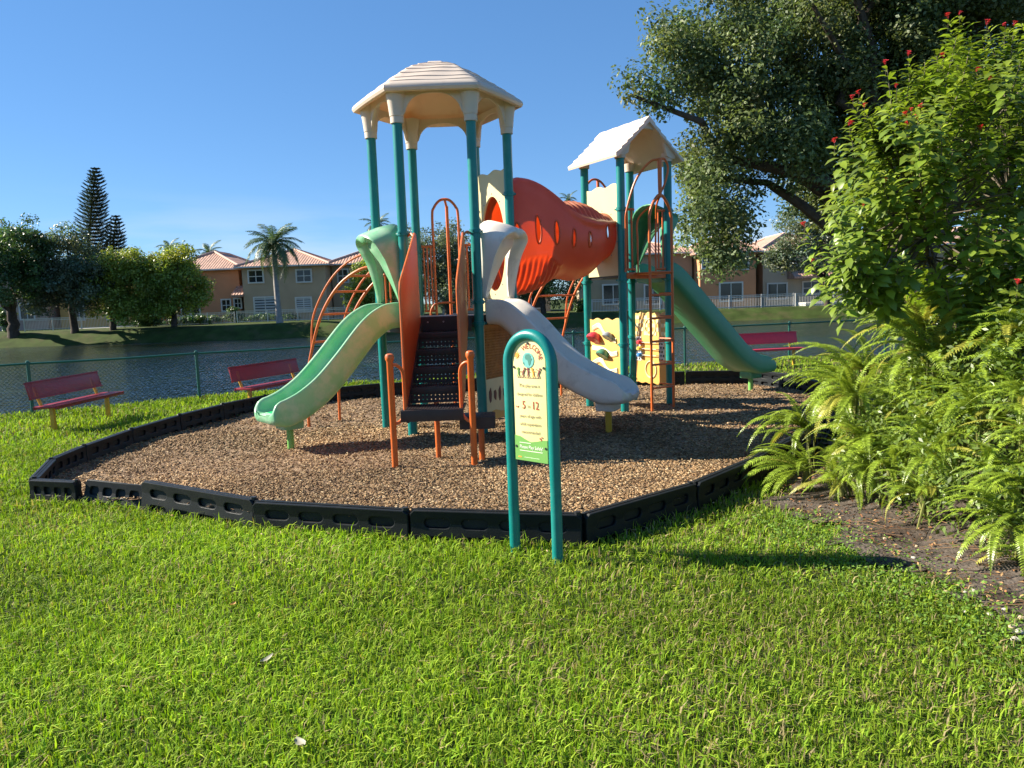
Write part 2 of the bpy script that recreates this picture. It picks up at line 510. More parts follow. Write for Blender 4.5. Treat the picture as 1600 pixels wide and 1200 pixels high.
MAT['mulchbase'] = M('wood_mulch_bed', (0.24, 0.165, 0.105), 0.95, 0.5, 22, bump=0.9, bscale=55, col2=(0.085, 0.05, 0.03), c2scale=1.3, c2lo=0.5, c2hi=0.75, spec=0.1, detail=8)
o = obj('mulch_bed', np_mesh('mulch_bed', np.stack([MX.ravel(), MY.ravel(), MZ.ravel()], 1), Fq, MAT['mulchbase'], smooth=True))
tagit(o, kind='structure')
# the lawn sheet is cut away under the pit by lowering it
me = g.data
co = np.empty(len(me.vertices) * 3, np.float32); me.vertices.foreach_get('co', co); co = co.reshape(-1, 3)
inn = inside(PIT, co[:, 0], co[:, 1]) & (dist_poly(PIT, co[:, 0], co[:, 1]) > 0.02)
co[inn, 2] -= 0.35
me.vertices.foreach_set('co', co.ravel()); me.update()

# wood chips
def scatter(n, x0, x1, y0, y1):
    return rng.uniform(x0, x1, n), rng.uniform(y0, y1, n)
xs, ys = [], []
for (n, y0, y1) in ((54000, 5.0, 7.6), (33000, 7.6, 10.6), (17000, 10.6, 14.9)):
    x, y = scatter(n, -5.15, 5.2, y0, y1); k = inside(PIT, x, y); xs.append(x[k]); ys.append(y[k])
x, y = scatter(9000, -5.6, 4.0, 4.5, 10.0); k = ~inside(PIT, x, y); dd = dist_poly(PIT, x, y); k &= (dd > .07) & (rng.random(9000) < .5 * np.exp(-dd / .09)); xs.append(x[k]); ys.append(y[k]); n_out = int(k.sum())
x = np.concatenate(xs); y = np.concatenate(ys); n = len(x)
Ln = rng.uniform(0.015, 0.045, n) * (1 + 0.5 * (y > 10)); Wd = rng.uniform(0.006, 0.015, n) * (1 + 0.5 * (y > 9)); Th = rng.uniform(0.002, 0.006, n)
yaw = rng.uniform(0, 2 * np.pi, n); pit_ = rng.normal(0, 0.28, n); rol = rng.normal(0, 0.35, n)
cz, sz = np.cos(yaw), np.sin(yaw)
ux = np.stack([cz * np.cos(pit_), sz * np.cos(pit_), np.sin(pit_)], 1)
vx = np.stack([-sz * np.cos(rol), cz * np.cos(rol), np.sin(rol)], 1)
wx = np.cross(ux, vx); wx /= np.linalg.norm(wx, axis=1)[:, None]
zc_ = mulch_z(x, y); zc_[n - n_out:] = ground_z(x[n - n_out:], y[n - n_out:]) + .03
c = np.stack([x, y, zc_ + rng.uniform(0.0, 0.016, n)], 1)
corners = []
for (a1, b1, c1) in ((-1, -1, -1), (1, -1, -1), (1, 1, -1), (-1, 1, -1), (-1, -1, 1), (1, -1, 1), (1, 1, 1), (-1, 1, 1)):
    tw = 0.75 if a1 > 0 else 1.0
    corners.append(c + ux * (Ln * a1 / 2)[:, None] + vx * (Wd * b1 * tw / 2)[:, None] + wx * (Th * c1 / 2)[:, None])
V = np.stack(corners, 1).reshape(-1, 3)
fq = np.array([(4, 5, 6, 7), (0, 1, 5, 4), (1, 2, 6, 5), (2, 3, 7, 6), (3, 0, 4, 7)])
Fq = (np.arange(n)[:, None, None] * 8 + fq[None]).reshape(-1, 4)
pal = np.array([lin(202, 168, 124), lin(170, 134, 94), lin(144, 112, 78), lin(216, 190, 150), lin(118, 90, 64), lin(166, 140, 106)]) * 0.80
big = 0.82 + 0.25 * np.sin(1.3 * x + 0.6) * np.sin(1.1 * y + 0.3) + 0.12 * np.sin(4 * x + 2 * y)
tint = pal[rng.choice(6, n, p=[.24, .24, .18, .10, .12, .12])] * (rng.uniform(0.8, 1.12, n) * np.clip(big, 0.66, 1.08))[:, None]
MAT['chip'] = M('wood_chip', (0.92, 0.92, 0.92), 0.8, 0.1, 60, tint=True, spec=0.2)
o = obj('wood_chips', np_mesh('wood_chips', V, Fq, MAT['chip'], col=np.repeat(tint, 8, 0)))
tagit(o, 'tan and brown wood chip mulch covering the play area', 'mulch', kind='stuff')

# ------------------------------------------------------------------ planting bed (bare soil, right of the lawn)
def bed_edge(y):        # x of the ragged line between lawn and soil
    return np.interp(y, [1.0, 3.5, 4.05, 4.7, 5.4, 6.0, 6.6, 7.5, 8.6, 10, 12], [2.75, 2.46, 2.30, 2.2, 2.1, 2.12, 2.3, 3.05, 3.8, 4.5, 5.1])
bx = np.arange(1.9, 9.0, 0.09); by = np.arange(0.8, 12.0, 0.09)
BX, BY = np.meshgrid(bx, by)
rag = 0.10 * np.sin(BY * 5.1) + 0.06 * np.sin(BY * 12.3 + 1) + 0.04 * np.sin(BY * 27)
def bed_z(x, y):
    e = np.asarray(x) - bed_edge(y)
    return ground_z(x, y) + 0.018 + 0.24 * np.clip((e - 0.35) / 1.6, 0, 1) ** 1.3 + 0.012 * np.sin(7 * x + 3 * y) * np.sin(6 * y - 2 * x)
BZ = bed_z(BX, BY) + rng.normal(0, 0.007, BX.shape)
nx, ny = len(bx), len(by)
ii, jj = np.meshgrid(np.arange(nx - 1), np.arange(ny - 1)); a = (jj * nx + ii).ravel()
Fq = np.stack([a, a + 1, a + nx + 1, a + nx], 1)
keep = ((BX - bed_edge(BY) - rag) > -0.02)[:-1, :-1].ravel() & ~inside(PIT, BX[:-1, :-1].ravel() + .05, BY[:-1, :-1].ravel() + .05)
MAT['soil'] = M('grey_brown_soil', (0.105, 0.085, 0.070), 0.95, 0.35, 9, bump=0.8, bscale=45, col2=(0.055, 0.040, 0.030), c2scale=2.5, c2lo=0.48, c2hi=0.65, spec=0.15, detail=8)
o = obj('planting_bed_soil', np_mesh('planting_bed_soil', np.stack([BX.ravel(), BY.ravel(), BZ.ravel()], 1), Fq[keep], MAT['soil'], smooth=True))
tagit(o, kind='structure')

# ------------------------------------------------------------------ grass
def blades(x, y, hgt, wid, lean, tint, z=None, seg=2):
    n = len(x)
    z = ground_z(x, y) if z is None else z
    az = rng.uniform(0, 2 * np.pi, n)
    d = np.stack([np.cos(az), np.sin(az), np.zeros(n)], 1)
    s = np.stack([-np.sin(az + rng.normal(0, .4, n)), np.cos(az), np.zeros(n)], 1)
    p0 = np.stack([x, y, z - 0.01], 1)
    up = np.array([0, 0, 1.0])
    p1 = p0 + up * (hgt * 0.62)[:, None] + d * (lean * hgt * 0.35)[:, None]
    p2 = p0 + up * (hgt * (1.0 - 0.35 * lean))[:, None] + d * (lean * hgt * 1.05)[:, None]
    h = (wid / 2)[:, None]
    V = np.stack([p0 - s * h * .8, p0 + s * h * .8, p1 + s * h, p1 - s * h, p2 + s * h * .12, p2 - s * h * .12], 1).reshape(-1, 3)
    k = np.arange(n)[:, None] * 6
    Fq = np.concatenate([k + np.array([[0, 1, 2, 3]]), k + np.array([[3, 2, 4, 5]])])
    return V, Fq, np.repeat(tint, 6, 0)

def lumps(x, y):
    return (np.sin(1.9 * x + 0.8 * y + 1) * np.sin(1.4 * y - 0.6 * x) + 0.6 * np.sin(4.3 * x + 2) * np.sin(3.7 * y + 1.2) + 0.4 * np.sin(9.1 * x + 3.3 * y) * np.sin(8.3 * y)) / 2.0
def grass_patch(n, x0, x1, y0, y1, h0, h1, w0, w1):
    x, y = scatter(n, x0, x1, y0, y1)
    k = ~inside(PIT, x, y) & (np.abs(x) < 0.80 * y + 1.6)
    k &= (y < fence_y(x) + 0.45) & (dist_poly(PIT, x, y) > 0.06)
    e = x - bed_edge(y) - 0.10 * np.sin(y * 5.1) - 0.06 * np.sin(y * 12.3 + 1)
    k &= (e < rng.normal(0.0, 0.10, n)) | (y > 12.5)
    lum = lumps(x, y)
    # thin, dry places towards the soil bed
    worn = np.clip(0.30 + 0.6 * lum + 0.45 * np.clip((x + 0.6) / 2.4, 0, 1) - 0.30, 0, 1)
    k &= rng.random(n) > 0.55 * worn
    x, y, lum, worn = x[k], y[k], lum[k], worn[k]; n = len(x)
    edge = np.clip(1 - dist_poly(PIT, x, y) / 0.16, 0, 1)
    h = rng.uniform(h0, h1, n) * (1 - 0.35 * worn) * (1 + 0.9 * edge * (rng.random(n) > 0.6)) * (0.95 + 0.40 * lum)
    w = rng.uniform(w0, w1, n)
    lean = np.abs(rng.normal(0.55, 0.42, n))
    hue = rng.random(n)[:, None]
    A, B = np.array([0.160, 0.298, 0.021]), np.array([0.320, 0.412, 0.038])
    tint = (A * (1 - hue) + B * hue) * rng.uniform(0.55, 1.3, n)[:, None]
    tint *= (1 + .22 * np.sin(.9 * x + 1.7 * y + .5) * np.sin(1.3 * y - .4 * x) + .18 * lum)[:, None]
    dry = rng.random(n) < (0.06 + 0.40 * worn)
    tint[dry] = np.array([0.42, 0.34, 0.17]) * rng.uniform(0.35, 1.05, dry.sum())[:, None]
    return blades(x, y, h, w, lean, tint)
parts = [grass_patch(165000, -4.2, 3.2, 1.7, 4.0, .025, .10, .0028, .0080),
         grass_patch(132000, -6.4, 3.6, 4.0, 7.0, .03, .105, .004, .0095),
         grass_patch(56000, -9.8, -3.3, 6.5, 10.5, .05, .12, .008, .016),
         grass_patch(46000, -14, -3.5, 10.5, 18.5, .07, .15, .010, .022),
         grass_patch(26000, -4.0, 10.0, 14.0, 21.5, .07, .14, .012, .028)]
Vs, Fs, Ts = [], [], []; off = 0
for (v_, f_, t_) in parts:
    Vs.append(v_); Fs.append(f_ + off); Ts.append(t_); off += len(v_)
MAT['grass'] = M('grass_blade', (1, 1, 1), 0.7, 0.0, 3, tint=True, transl=0.32, tcol=(1.25, 1.35, 0.45), spec=0.12)
o = obj('grass', np_mesh('grass', np.concatenate(Vs), np.concatenate(Fs), MAT['grass'], col=np.concatenate(Ts), smooth=True))
tagit(o, 'short bright green lawn grass around the mulch play area', 'grass', kind='stuff')

# low weeds creeping from the lawn over the soil edge: tiny round leaves
n = 5200
y = rng.uniform(2.2, 5.6, n); x = bed_edge(y) + rng.normal(-0.12, 0.24, n)
z = ground_z(x, y) + rng.uniform(0.015, 0.06, n)
def leaf_quads(c, nrm, size, aspect, rngdir=None):
    n = len(c)
    nrm = nrm / np.linalg.norm(nrm, axis=1)[:, None]
    t = rng.normal(0, 1, (n, 3)) if rngdir is None else rngdir
    t = t - nrm * (t * nrm).sum(1)[:, None]; t /= np.linalg.norm(t, axis=1)[:, None] + 1e-9
    s = np.cross(nrm, t)
    L_ = size[:, None]; W_ = (size * aspect)[:, None]
    fold = nrm * (size * 0.10)[:, None]
    V = np.stack([c - t * L_ * .5, c + s * W_ * .5 + fold - t * L_ * .05, c + t * L_ * .5, c - s * W_ * .5 + fold - t * L_ * .05], 1).reshape(-1, 3)
    return V, np.arange(n * 4).reshape(-1, 4)
nr = rng.normal(0, .45, (n, 3)) + np.array([0, 0, 1])
V, Fq = leaf_quads(np.stack([x, y, z], 1), nr, rng.uniform(.012, .024, n), 0.8)
tint = np.array([0.16, 0.27, 0.05]) * rng.uniform(.7, 1.3, n)[:, None]
o = obj('weeds', np_mesh('weeds', V, Fq, MAT['grass'], col=np.repeat(tint, 4, 0)))
tagit(o, 'low pale green weeds creeping along the soil edge', 'weeds', kind='stuff')

# ------------------------------------------------------------------ border timbers
def curve_plate(outer, holes, depth, bevel):
    cu = bpy.data.curves.new('plate', 'CURVE'); cu.dimensions = '2D'; cu.fill_mode = 'BOTH'
    cu.extrude = depth; cu.bevel_depth = bevel; cu.bevel_resolution = 1; cu.offset = -bevel
    for pl in [outer] + holes:
        sp = cu.splines.new('POLY'); sp.points.add(len(pl) - 1)
        for p, (a_, b_) in zip(sp.points, pl): p.co = (a_, b_, 0, 1)
        sp.use_cyclic_u = True
    ob = bpy.data.objects.new('plate', cu); COL.objects.link(ob)
    dg = bpy.context.evaluated_depsgraph_get()
    me = bpy.data.meshes.new_from_object(ob.evaluated_get(dg))
    bpy.data.objects.remove(ob); bpy.data.curves.remove(cu)
    return me
def stadium(cx, cz, w, h, n=6):
    r = h / 2; pts = []
    for k in range(n + 1): a_ = -math.pi / 2 + math.pi * k / n; pts.append((cx + w / 2 - r + r * math.cos(a_), cz + r * math.sin(a_)))
    for k in range(n + 1): a_ = math.pi / 2 + math.pi * k / n; pts.append((cx - w / 2 + r + r * math.cos(a_), cz + r * math.sin(a_)))
    return pts
# a length of 1.2 m along x, outer face at -y, standing on z = 0, 0.30 high
TL, TH, TD = 1.2, 0.30, 0.11
outer = [(-TL / 2, 0.0), (TL / 2 - .05, 0.0), (TL / 2 - .05, 0.055), (TL / 2, 0.07), (TL / 2, TH - .03), (TL / 2 - .03, TH), (-TL / 2 + .03, TH), (-TL / 2, TH - .03)]
holes = [stadium(-0.405 + 0.27 * k, 0.205, 0.19, 0.072) for k in range(4)] + [stadium(-0.405 + 0.27 * k, 0.075, 0.19, 0.06) for k in range(4)]
def recess_plate():
    me = curve_plate(outer, holes, 0.028, 0.007)
    co = np.empty(len(me.vertices) * 3, np.float32); me.vertices.foreach_get('co', co); co = co.reshape(-1, 3)
    nco = np.stack([co[:, 0], co[:, 2] - TD / 2 + 0.035, co[:, 1]], 1)
    # the outer face leans in towards the top
    nco[:, 1] += 0.03 * (nco[:, 2] / TH)
    me.vertices.foreach_set('co', nco.ravel()); me.update()
    me.polygons.foreach_set('use_smooth', [True] * len(me.polygons)); me.set_sharp_from_angle(angle=R(35))
    bm = bmesh.new(); bm.from_mesh(me); bmesh.ops.recalc_face_normals(bm, faces=bm.faces); bm.to_mesh(me); bm.free()
    me.materials.clear(); me.materials.append(MAT['timber'])
    return me
face_me = recess_plate()
core = MB()
prof = [(-0.012, 0.0), (0.012, 0.0), (0.012, 0.06), (0.014, TH - .03), (0.012, TH + .001), (-0.005, TH + .003), (-0.012, TH - 0.02)]
core.grid([[Vector((xx, p[0], p[1])) for p in prof] for xx in np.linspace(-TL / 2 + .002, TL / 2 - .002, 5)], closed_u=True)
core.add([Vector((s * (TL / 2 - .002), p[0], p[1])) for s in (-1, 1) for p in prof], [tuple(range(6, -1, -1)), tuple(range(7, 14))])
core_me = core.mesh('core', MAT['timber'], angle=50)
plug_me = MB().tube([(TL / 2 - .03, 0.0, TH - 0.01), (TL / 2 - .03, 0.0, TH + 0.016)], 0.022, 10).mesh('spike_cap', MAT['timber_in'])
tag_me = MB().box((0, -TD / 2 + 0.023, 0.14), (0.20, 0.012, 0.036)).mesh('name_plate', MAT['timber'], bevel=0.004)
ridges = MB()
for k in range(9): ridges.box((-0.08 + 0.02 * k, -TD / 2 + 0.0165, 0.14), (0.011, 0.004, 0.018))
ridge_me = ridges.mesh('plate_ridges', MAT['timber'])
npit = len(PIT)
front_lab = {0: 'short black plastic border timber at the left corner of the mulch pit',
             1: 'tilted short black border timber leaning out beside an open gap',
             2: 'black plastic border timber right of the gap with raised near end',
             3: 'black plastic border timber below the stairs along the front edge',
             4: 'black plastic border timber directly behind the welcome sign posts',
             5: 'shaded black border timber running back from the corner right of the sign',
             6: 'shaded black border timber half covered by drooping fern fronds',
             27: 'black border end piece turning the left corner of the pit'}
ordw = ['first', 'second', 'third', 'fourth', 'fifth', 'sixth', 'seventh', 'eighth', 'ninth', 'tenth', 'eleventh', 'twelfth']
for i in range(npit):
    p, q = Vector(PIT[i] + (0,)), Vector(PIT[(i + 1) % npit] + (0,))
    d = q - p; ln = d.length; mid = (p + q) / 2
    top = 0.205 + {0: 0.0, 1: -0.005, 2: 0.02, 3: 0.0, 4: 0.005}.get(i, 0.0)
    if 14 <= i <= 26: top = 0.205
    if i in front_lab: lab = front_lab[i]
    elif i <= 12: lab = 'black border timber hidden among the ferns, %s beyond the half-covered one' % ordw[i - 7]
    elif i <= 20: lab = 'black border timber on the far side of the mulch, %s from the far right corner' % ordw[i - 13]
    else: lab = 'black border timber along the left side, %s behind the corner end piece' % ordw[26 - i]
    t = thing('border_timber', lab, 'border timber', (mid.x, mid.y, top - TH), math.atan2(d.y, d.x), 'plastic timbers edging the mulch pit')
    if i == 1:
        t.rotation_euler = (R(-16), R(3), math.atan2(d.y, d.x)); t.location.z -= 0.0
    elif i == 2:
        t.rotation_euler = (R(-3), R(1.2), math.atan2(d.y, d.x))
    else:
        t.rotation_euler = (R(random.uniform(-2, 2)), R(random.uniform(-.7, .7)), math.atan2(d.y, d.x))
    sx = (ln - 0.012) / TL
    if i == 1: sx *= 0.93
    t.scale = (sx, 1, 1)
    back_f = obj('recessed_face', face_me, t, world=False); back_f.rotation_euler = (0, 0, math.pi)
    for nm, me in (('recessed_face', face_me), ('core', core_me), ('spike_cap', plug_me), ('name_plate', tag_me)):
        c_ = obj(nm, me, t, world=False)
        if nm == 'name_plate': obj('plate_ridges', ridge_me, c_, world=False)
# ------------------------------------------------------------------ play structure
HC = Vector((-0.861, 10.39, 0)); HR = 0.914
def hexv(deg, r=HR, z=0.0): return Vector((HC.x + r * math.cos(R(deg + .75)), HC.y + r * math.sin(R(deg + .75)), z))
DECK1, DECK2 = 1.46, 1.95
COLLAR1, COLLAR2 = 3.75, 3.56
ps = thing('play_structure', 'teal and orange playground structure with two roofed towers, slides and a red crawl tube', 'playground', (0.3, 10.9, 0))
ps.scale = (1, 1, 1.05)
HP = {'P1': 180, 'P2': 240, 'P4': 300, 'P5': 0, 'P6': 60, 'P3': 120}
ea = Vector((0.8696, 0.4937, 0)).normalized(); eb = Vector((-ea.y, ea.x, 0))
Q2 = Vector((1.72, 11.37, 0)); SQ = 0.914
Q4 = Q2 + ea * SQ; Q1 = Q2 + eb * SQ; Q3 = Q1 + ea * SQ
SC = (Q2 + Q3) / 2
PR = 0.062

def clamp(mb, p, z):
    mb.lathe([(PR + .001, z - .026), (PR + .014, z - .024), (PR + .014, z + .024), (PR + .001, z + .026)], (p.x, p.y, 0), 18)
    for a_ in (0.4, 2.6, 4.4):
        d = Vector((math.cos(a_), math.sin(a_), 0))
        mb.tube([Vector((p.x, p.y, z)) + d * (PR + .006), Vector((p.x, p.y, z)) + d * (PR + .040)], 0.012, 8)
def post(p, top, clamps):
    o = MB().lathe([(PR, -0.3), (PR, top)], (p.x, p.y, 0), 20).build('tower_post', MAT['teal'], ps)
    for z in clamps:
        m = MB(); clamp(m, p, z); m.build('clamp', MAT['teal_d'], o)
    return o
for k, a_ in HP.items():
    post(hexv(a_), COLLAR1 + .15, {'P2': (1.36, 2.47), 'P4': (1.36, 1.62, 2.47), 'P5': (1.4, 2.35, 3.0), 'P6': (1.4, 2.9), 'P1': (1.36, 2.45), 'P3': (1.4, 2.35)}[k])
for p in (Q1, Q2, Q3, Q4):
    post(p, COLLAR2 + .08, (0.93, 1.86, 2.86) if p is not Q3 else (0.35, 0.98, 1.86, 2.8))

# ---- hexagonal roof
def ring(r, z, n=14, wave=0.0, ph=0.0):
    pts = []
    for e in range(6):
        a0, a1 = 60 * e, 60 * e + 60
        A, B = Vector((math.cos(R(a0)), math.sin(R(a0)), 0)), Vector((math.cos(R(a1)), math.sin(R(a1)), 0))
        for k in range(n):
            t = k / n
            p = A.lerp(B, t)
            q = Matrix.Rotation(R(.75), 3, 'Z') @ p.normalized()
            rr = 0.90 * p.length + 0.10 * 0.93          # corners a little rounded
            w = wave * math.sin(t * math.pi * 2 * 1.5 + ph + e)
            pts.append(Vector((HC.x, HC.y, 4.124 + (z - 4.185) * .852 + w * 0.45)) + q * (rr * (r + w)))
    return pts
prof = [(0.10, 4.800, 0), (0.16, 4.792, 0), (0.19, 4.762, 0)]
rows = [(0.22, 4.752), (0.38, 4.695), (0.53, 4.625), (0.67, 4.545), (0.80, 4.46), (0.93, 4.365)]
for k, (r_, z_) in enumerate(rows):
    r2, z2 = rows[k + 1] if k < len(rows) - 1 else (1.04, 4.285)
    prof += [(r_, z_, 0.005), (r2 - .004, z2 + .012, 0.006), (r2 + .003, z2 + .009, 0.006), (r2 + .002, z2, 0.005)]
prof += [(1.07, 4.272, 0), (1.125, 4.235, 0), (1.15, 4.205, 0), (1.157, 4.17, 0), (1.14, 4.135, 0), (1.10, 4.125, 0), (1.06, 4.15, 0),
         (1.0, 4.22, 0), (0.85, 4.36, 0), (0.6, 4.52, 0), (0.3, 4.66, 0), (0.08, 4.72, 0)]
mb = MB(); mb.grid([ring(r_, z_, wave=w_, ph=(i_ // 4) * 1.3) for i_, (r_, z_, w_) in enumerate(prof)], closed_u=True)
cap0 = len(mb.v); mb.add(ring(0.10, 4.80), [tuple(range(84))])
roof = mb.build('hexagonal_roof', MAT['cream'], ps, angle=38, weld=True)
# legs and arched skirt between the posts, one moulding per side
for e in range(6):
    a0, a1 = 60 * e, 60 * e + 60
    A, B = hexv(a0, HR + .01), hexv(a1, HR + .01)
    d = (B - A).normalized(); nrm = Vector((d.y, -d.x, 0)); W = (B - A).length
    top, bot = [], []
    n = 26
    for k in range(n + 1):
        u = k / n * W
        s = min(u, W - u)
        if s < 0.115: zb = COLLAR1 + 0.10 + 0.4 * max(0, s - 0.075)
        else:
            q = (u - W / 2) / (W / 2 - 0.115)
            zb = COLLAR1 + 0.116 + 0.225 * (max(0.0, 1 - abs(q) ** 2.4)) ** 0.55
        top.append((u, 4.15)); bot.append((u, min(zb, 4.115)))
    m = MB()
    out, inn = 0.030, -0.012
    rws = []
    for (off, src) in ((out, top), (out * .6, bot), (inn, bot), (inn, top)):
        rws.append([A + d * u + nrm * off + Vector((0, 0, z)) for u, z in src])
    m.grid(rws)
    m.build('arched_skirt', MAT['cream'], roof, angle=50)
for k, a_ in HP.items():
    p = hexv(a_)
    m = MB().lathe([(PR + .002, COLLAR1), (PR + .020, COLLAR1), (PR + .022, COLLAR1 + .07), (PR + .018, COLLAR1 + .074), (PR + .026, COLLAR1 + .08),
                    (PR + .045, COLLAR1 + .24), (PR + .080, 4.14)], (p.x, p.y, 0), 18)
    m.build('roof_collar', MAT['cream'], roof)

# ---- gable roof on the square tower
def gp2(u, v, z): return SC + ea * u + eb * v + Vector((0, 0, z))
EV, RZ = 3.60, 4.152
def slope_z(u): 
    t = abs(u) / 0.64
    return RZ - (RZ - EV) * (t ** 0.94)
us = []
for k in range(6):
    t0, t1 = k / 6 * 0.64, (k + 1) / 6 * 0.64
    us += [(t0 + .003, slope_z(t0) - .012 if k else RZ), (t1, slope_z(t1) + .012)]
right_top = us + [(0.655, EV - .02), (0.645, EV - .05), (0.60, EV - .035)]
under = [(0.5, slope_z(0.5) - .055), (0.25, slope_z(.25) - .06), (0.0, RZ - .08)]
half = right_top + under
loop = [(-u, z) for u, z in reversed(right_top)] + right_top[1:] + under + [(-u, z) for u, z in reversed(under[:-1])]
m = MB()
vv = np.linspace(-0.62, 0.62, 14)
rws = []
for i_, v_ in enumerate(vv):
    wob = 0.004 * math.sin(i_ * 2.2)
    rws.append([gp2(u, v_ + (0.02 if z > EV else 0), z + (wob if z > EV else 0)) for u, z in loop])
m.grid(rws, closed_u=True)
nl = len(loop)
m.add(rws[0], [tuple(range(nl))]); m.add(rws[-1], [tuple(range(nl - 1, -1, -1))])
groof = m.build('gable_roof', MAT['cream'], ps, angle=30, weld=True)
for sgn in (-1, 1):
    m = MB(); top, bot = [], []
    for u in np.linspace(-0.535, 0.535, 41):
        zt = slope_z(u) - .03
        if abs(u) < 0.355: zb = EV + .035 + 0.35 * (1 - (abs(u) / 0.355) ** 2.2) ** 0.5
        else: zb = COLLAR2 + .035 + max(0, 0.10 - abs(abs(u) - 0.355)) * 0.4
        top.append((u, zt)); bot.append((u, min(zb, zt - .012)))
    rws = []
    for off, src in ((0.558, top), (0.550, bot), (0.50, bot), (0.50, top)):
        rws.append([gp2(u, sgn * off, z) for u, z in src])
    m.grid(rws); m.build('gable_end', MAT['cream'], groof, angle=50)
for p in (Q1, Q2, Q3, Q4):
    MB().lathe([(PR + .002, COLLAR2), (PR + .020, COLLAR2), (PR + .024, COLLAR2 + .07), (PR + .030, COLLAR2 + .10), (PR + .03, COLLAR2 + .12)], (p.x, p.y, 0), 18).build('roof_collar', MAT['cream'], groof)

# ---- decks
m = MB(); hp = [hexv(60 * k, HR - .02) for k in range(6)]
m.add([p + Vector((0, 0, DECK1)) for p in hp] + [p + Vector((0, 0, DECK1 - .045)) for p in hp],
      [tuple(range(6)), tuple(range(11, 5, -1))] + [(k, k + 6, (k + 1) % 6 + 6, (k + 1) % 6) for k in range(6)])
dk = m.build('hexagonal_deck', MAT['brown'], ps, smooth=False)
for k in range(6):
    A, B = hexv(60 * k, HR - .03), hexv(60 * k + 60, HR - .03); c_ = (A + B) / 2; d = (B - A).normalized()
    MB().box(c_ + Vector((0, 0, DECK1 - .115)), ((B - A).length - .16, .022, .14), Matrix(((d.x, -d.y, 0), (d.y, d.x, 0), (0, 0, 1)))).build('deck_skirt', MAT['brown'], dk, bevel=.004)
rotS = Matrix(((ea.x, eb.x, 0), (ea.y, eb.y, 0), (0, 0, 1)))
MB().box(SC + Vector((0, 0, DECK2 - .03)), (SQ - .04, SQ - .04, .05), rotS).build('square_deck', MAT['brown'], ps, bevel=.006)
MB().box(SC - eb * (SQ / 2) + Vector((0, 0, DECK2 - .03)), (SQ - .14, .035, .09), rotS).build('deck_edge_beam', MAT['orange'], ps, bevel=.006)

# ---- stairs
SX = -0.845
treads = [(7.90 + .34 * k, .575 + (DECK1 - .575) / 5 * k) for k in range(6)]
st = MB().box((SX - .285, 8.80, .93), (.03, 2.0, .12), Matrix.Rotation(math.atan2(DECK1 - .575, 1.7), 3, 'X')).build('stair_stringer', MAT['brown'], ps)
MB().box((SX + .285, 8.80, .93), (.03, 2.0, .12), Matrix.Rotation(math.atan2(DECK1 - .575, 1.7), 3, 'X')).build('stair_stringer', MAT['brown'], ps)
for k, (ty, tz) in enumerate(treads[:5]):
    dep = .37 if k else .46
    wd = .55 if k else .66
    y0 = ty - (.0 if k else .14)
    tr = MB().box((SX, y0 + dep / 2 - .02, tz - .012), (wd, dep, .024)).build('stair_tread', MAT['brown_top'], ps, bevel=.004)
    MB().box((SX, y0 - .027, tz - .036 - (.022 if not k else 0)), (wd, .014, .07 if k else .115)).build('tread_nosing', MAT['brown'], tr, bevel=.004)
    MB().box((SX, ty + .32, tz + .075), (.545, .008, .13)).build('perforated_riser', MAT['brown_perf'], tr, smooth=False)
    rg = MB()
    for q in range(int(wd / .03)): rg.box((SX - wd / 2 + .02 + q * .03, y0 + dep / 2 - .03, tz + .003), (.010, dep - .04, .006))
    rg.build('tread_grip', MAT['brown'], tr, smooth=False)
m = MB()
for q in range(3): m.tube([(SX - .2 + .2 * q, 9.585, DECK1 - .06), (SX - .2 + .2 * q, 9.575, DECK1 - .06)], .011, 8)
MB().box((SX, 9.60, DECK1 - .07), (.66, .02, .15)).build('deck_front_plate', MAT['brown'], ps, bevel=.004)
m.build('bolt', MAT['steel'], ps)
ex, ey, ez = Vector((0, 1, 0)), Vector((0, 0, 1)), Vector((1, 0, 0))
pan = [(7.98, .58), (7.95, 1.0), (7.95, 1.74), (8.01, 1.85), (9.44, 2.45), (9.53, 2.45), (9.56, 2.29), (9.56, 1.36), (9.38, 1.28), (8.28, .62)]
for sx in (-.302, .302):
    sp = MB().prism(pan, Vector((SX + sx, 0, 0)), ex, ey, ez, .022).build('stair_side_panel', MAT['orange_panel'], ps, bevel=.006)
    rim = MB(); rim.tube([Vector((SX + sx, a_, b_)) for a_, b_ in pan], .014, 8, closed=True); rim.build('panel_edge_tube', MAT['orange'], sp)
    # the tube that holds the panel's upper corner to the tower post
    s_ = -1 if sx < 0 else 1
    MB().tube(smoothpath([(SX + sx, 9.44, 2.41), (SX + sx + s_ * .05, 9.52, 2.46), (SX + s_ * .40, 9.6, 2.44)], 5), .014, 8).build('panel_bracket', MAT['orange'], sp)
for sx in (-.385, .385):
    hx = SX + .008 + sx * 1.08
    hpst = MB().lathe([(.034, -.2), (.034, 1.07), (.040, 1.08), (.046, 1.095), (.046, 1.125), (.038, 1.142), (.02, 1.15)], (hx, 7.70, 0), 16).build('handrail_post', MAT['orange'], ps)
    s_ = 1 if sx < 0 else -1
    MB().tube(smoothpath([(hx, 7.71, 1.03), (hx + s_ * .06, 7.74, 1.03), (hx + s_ * .115, 7.77, .96), (hx + s_ * .12, 7.78, .76), (hx + s_ * .115, 7.77, .54), (hx + s_ * .06, 7.74, .46), (hx, 7.71, .45)], 5), .017, 10).build('grab_loop', MAT['orange'], hpst)
MB().lathe([(.03, -.2), (.03, .59)], (SX, 8.2, 0), 14).build('stair_leg', MAT['orange'], ps)
px_, py_ = -.385, 8.05
pod = MB().box((px_, py_, .452), (.36, .34, .026)).build('transfer_step', MAT['brown_top'], ps, bevel=.004)
sk = MB()
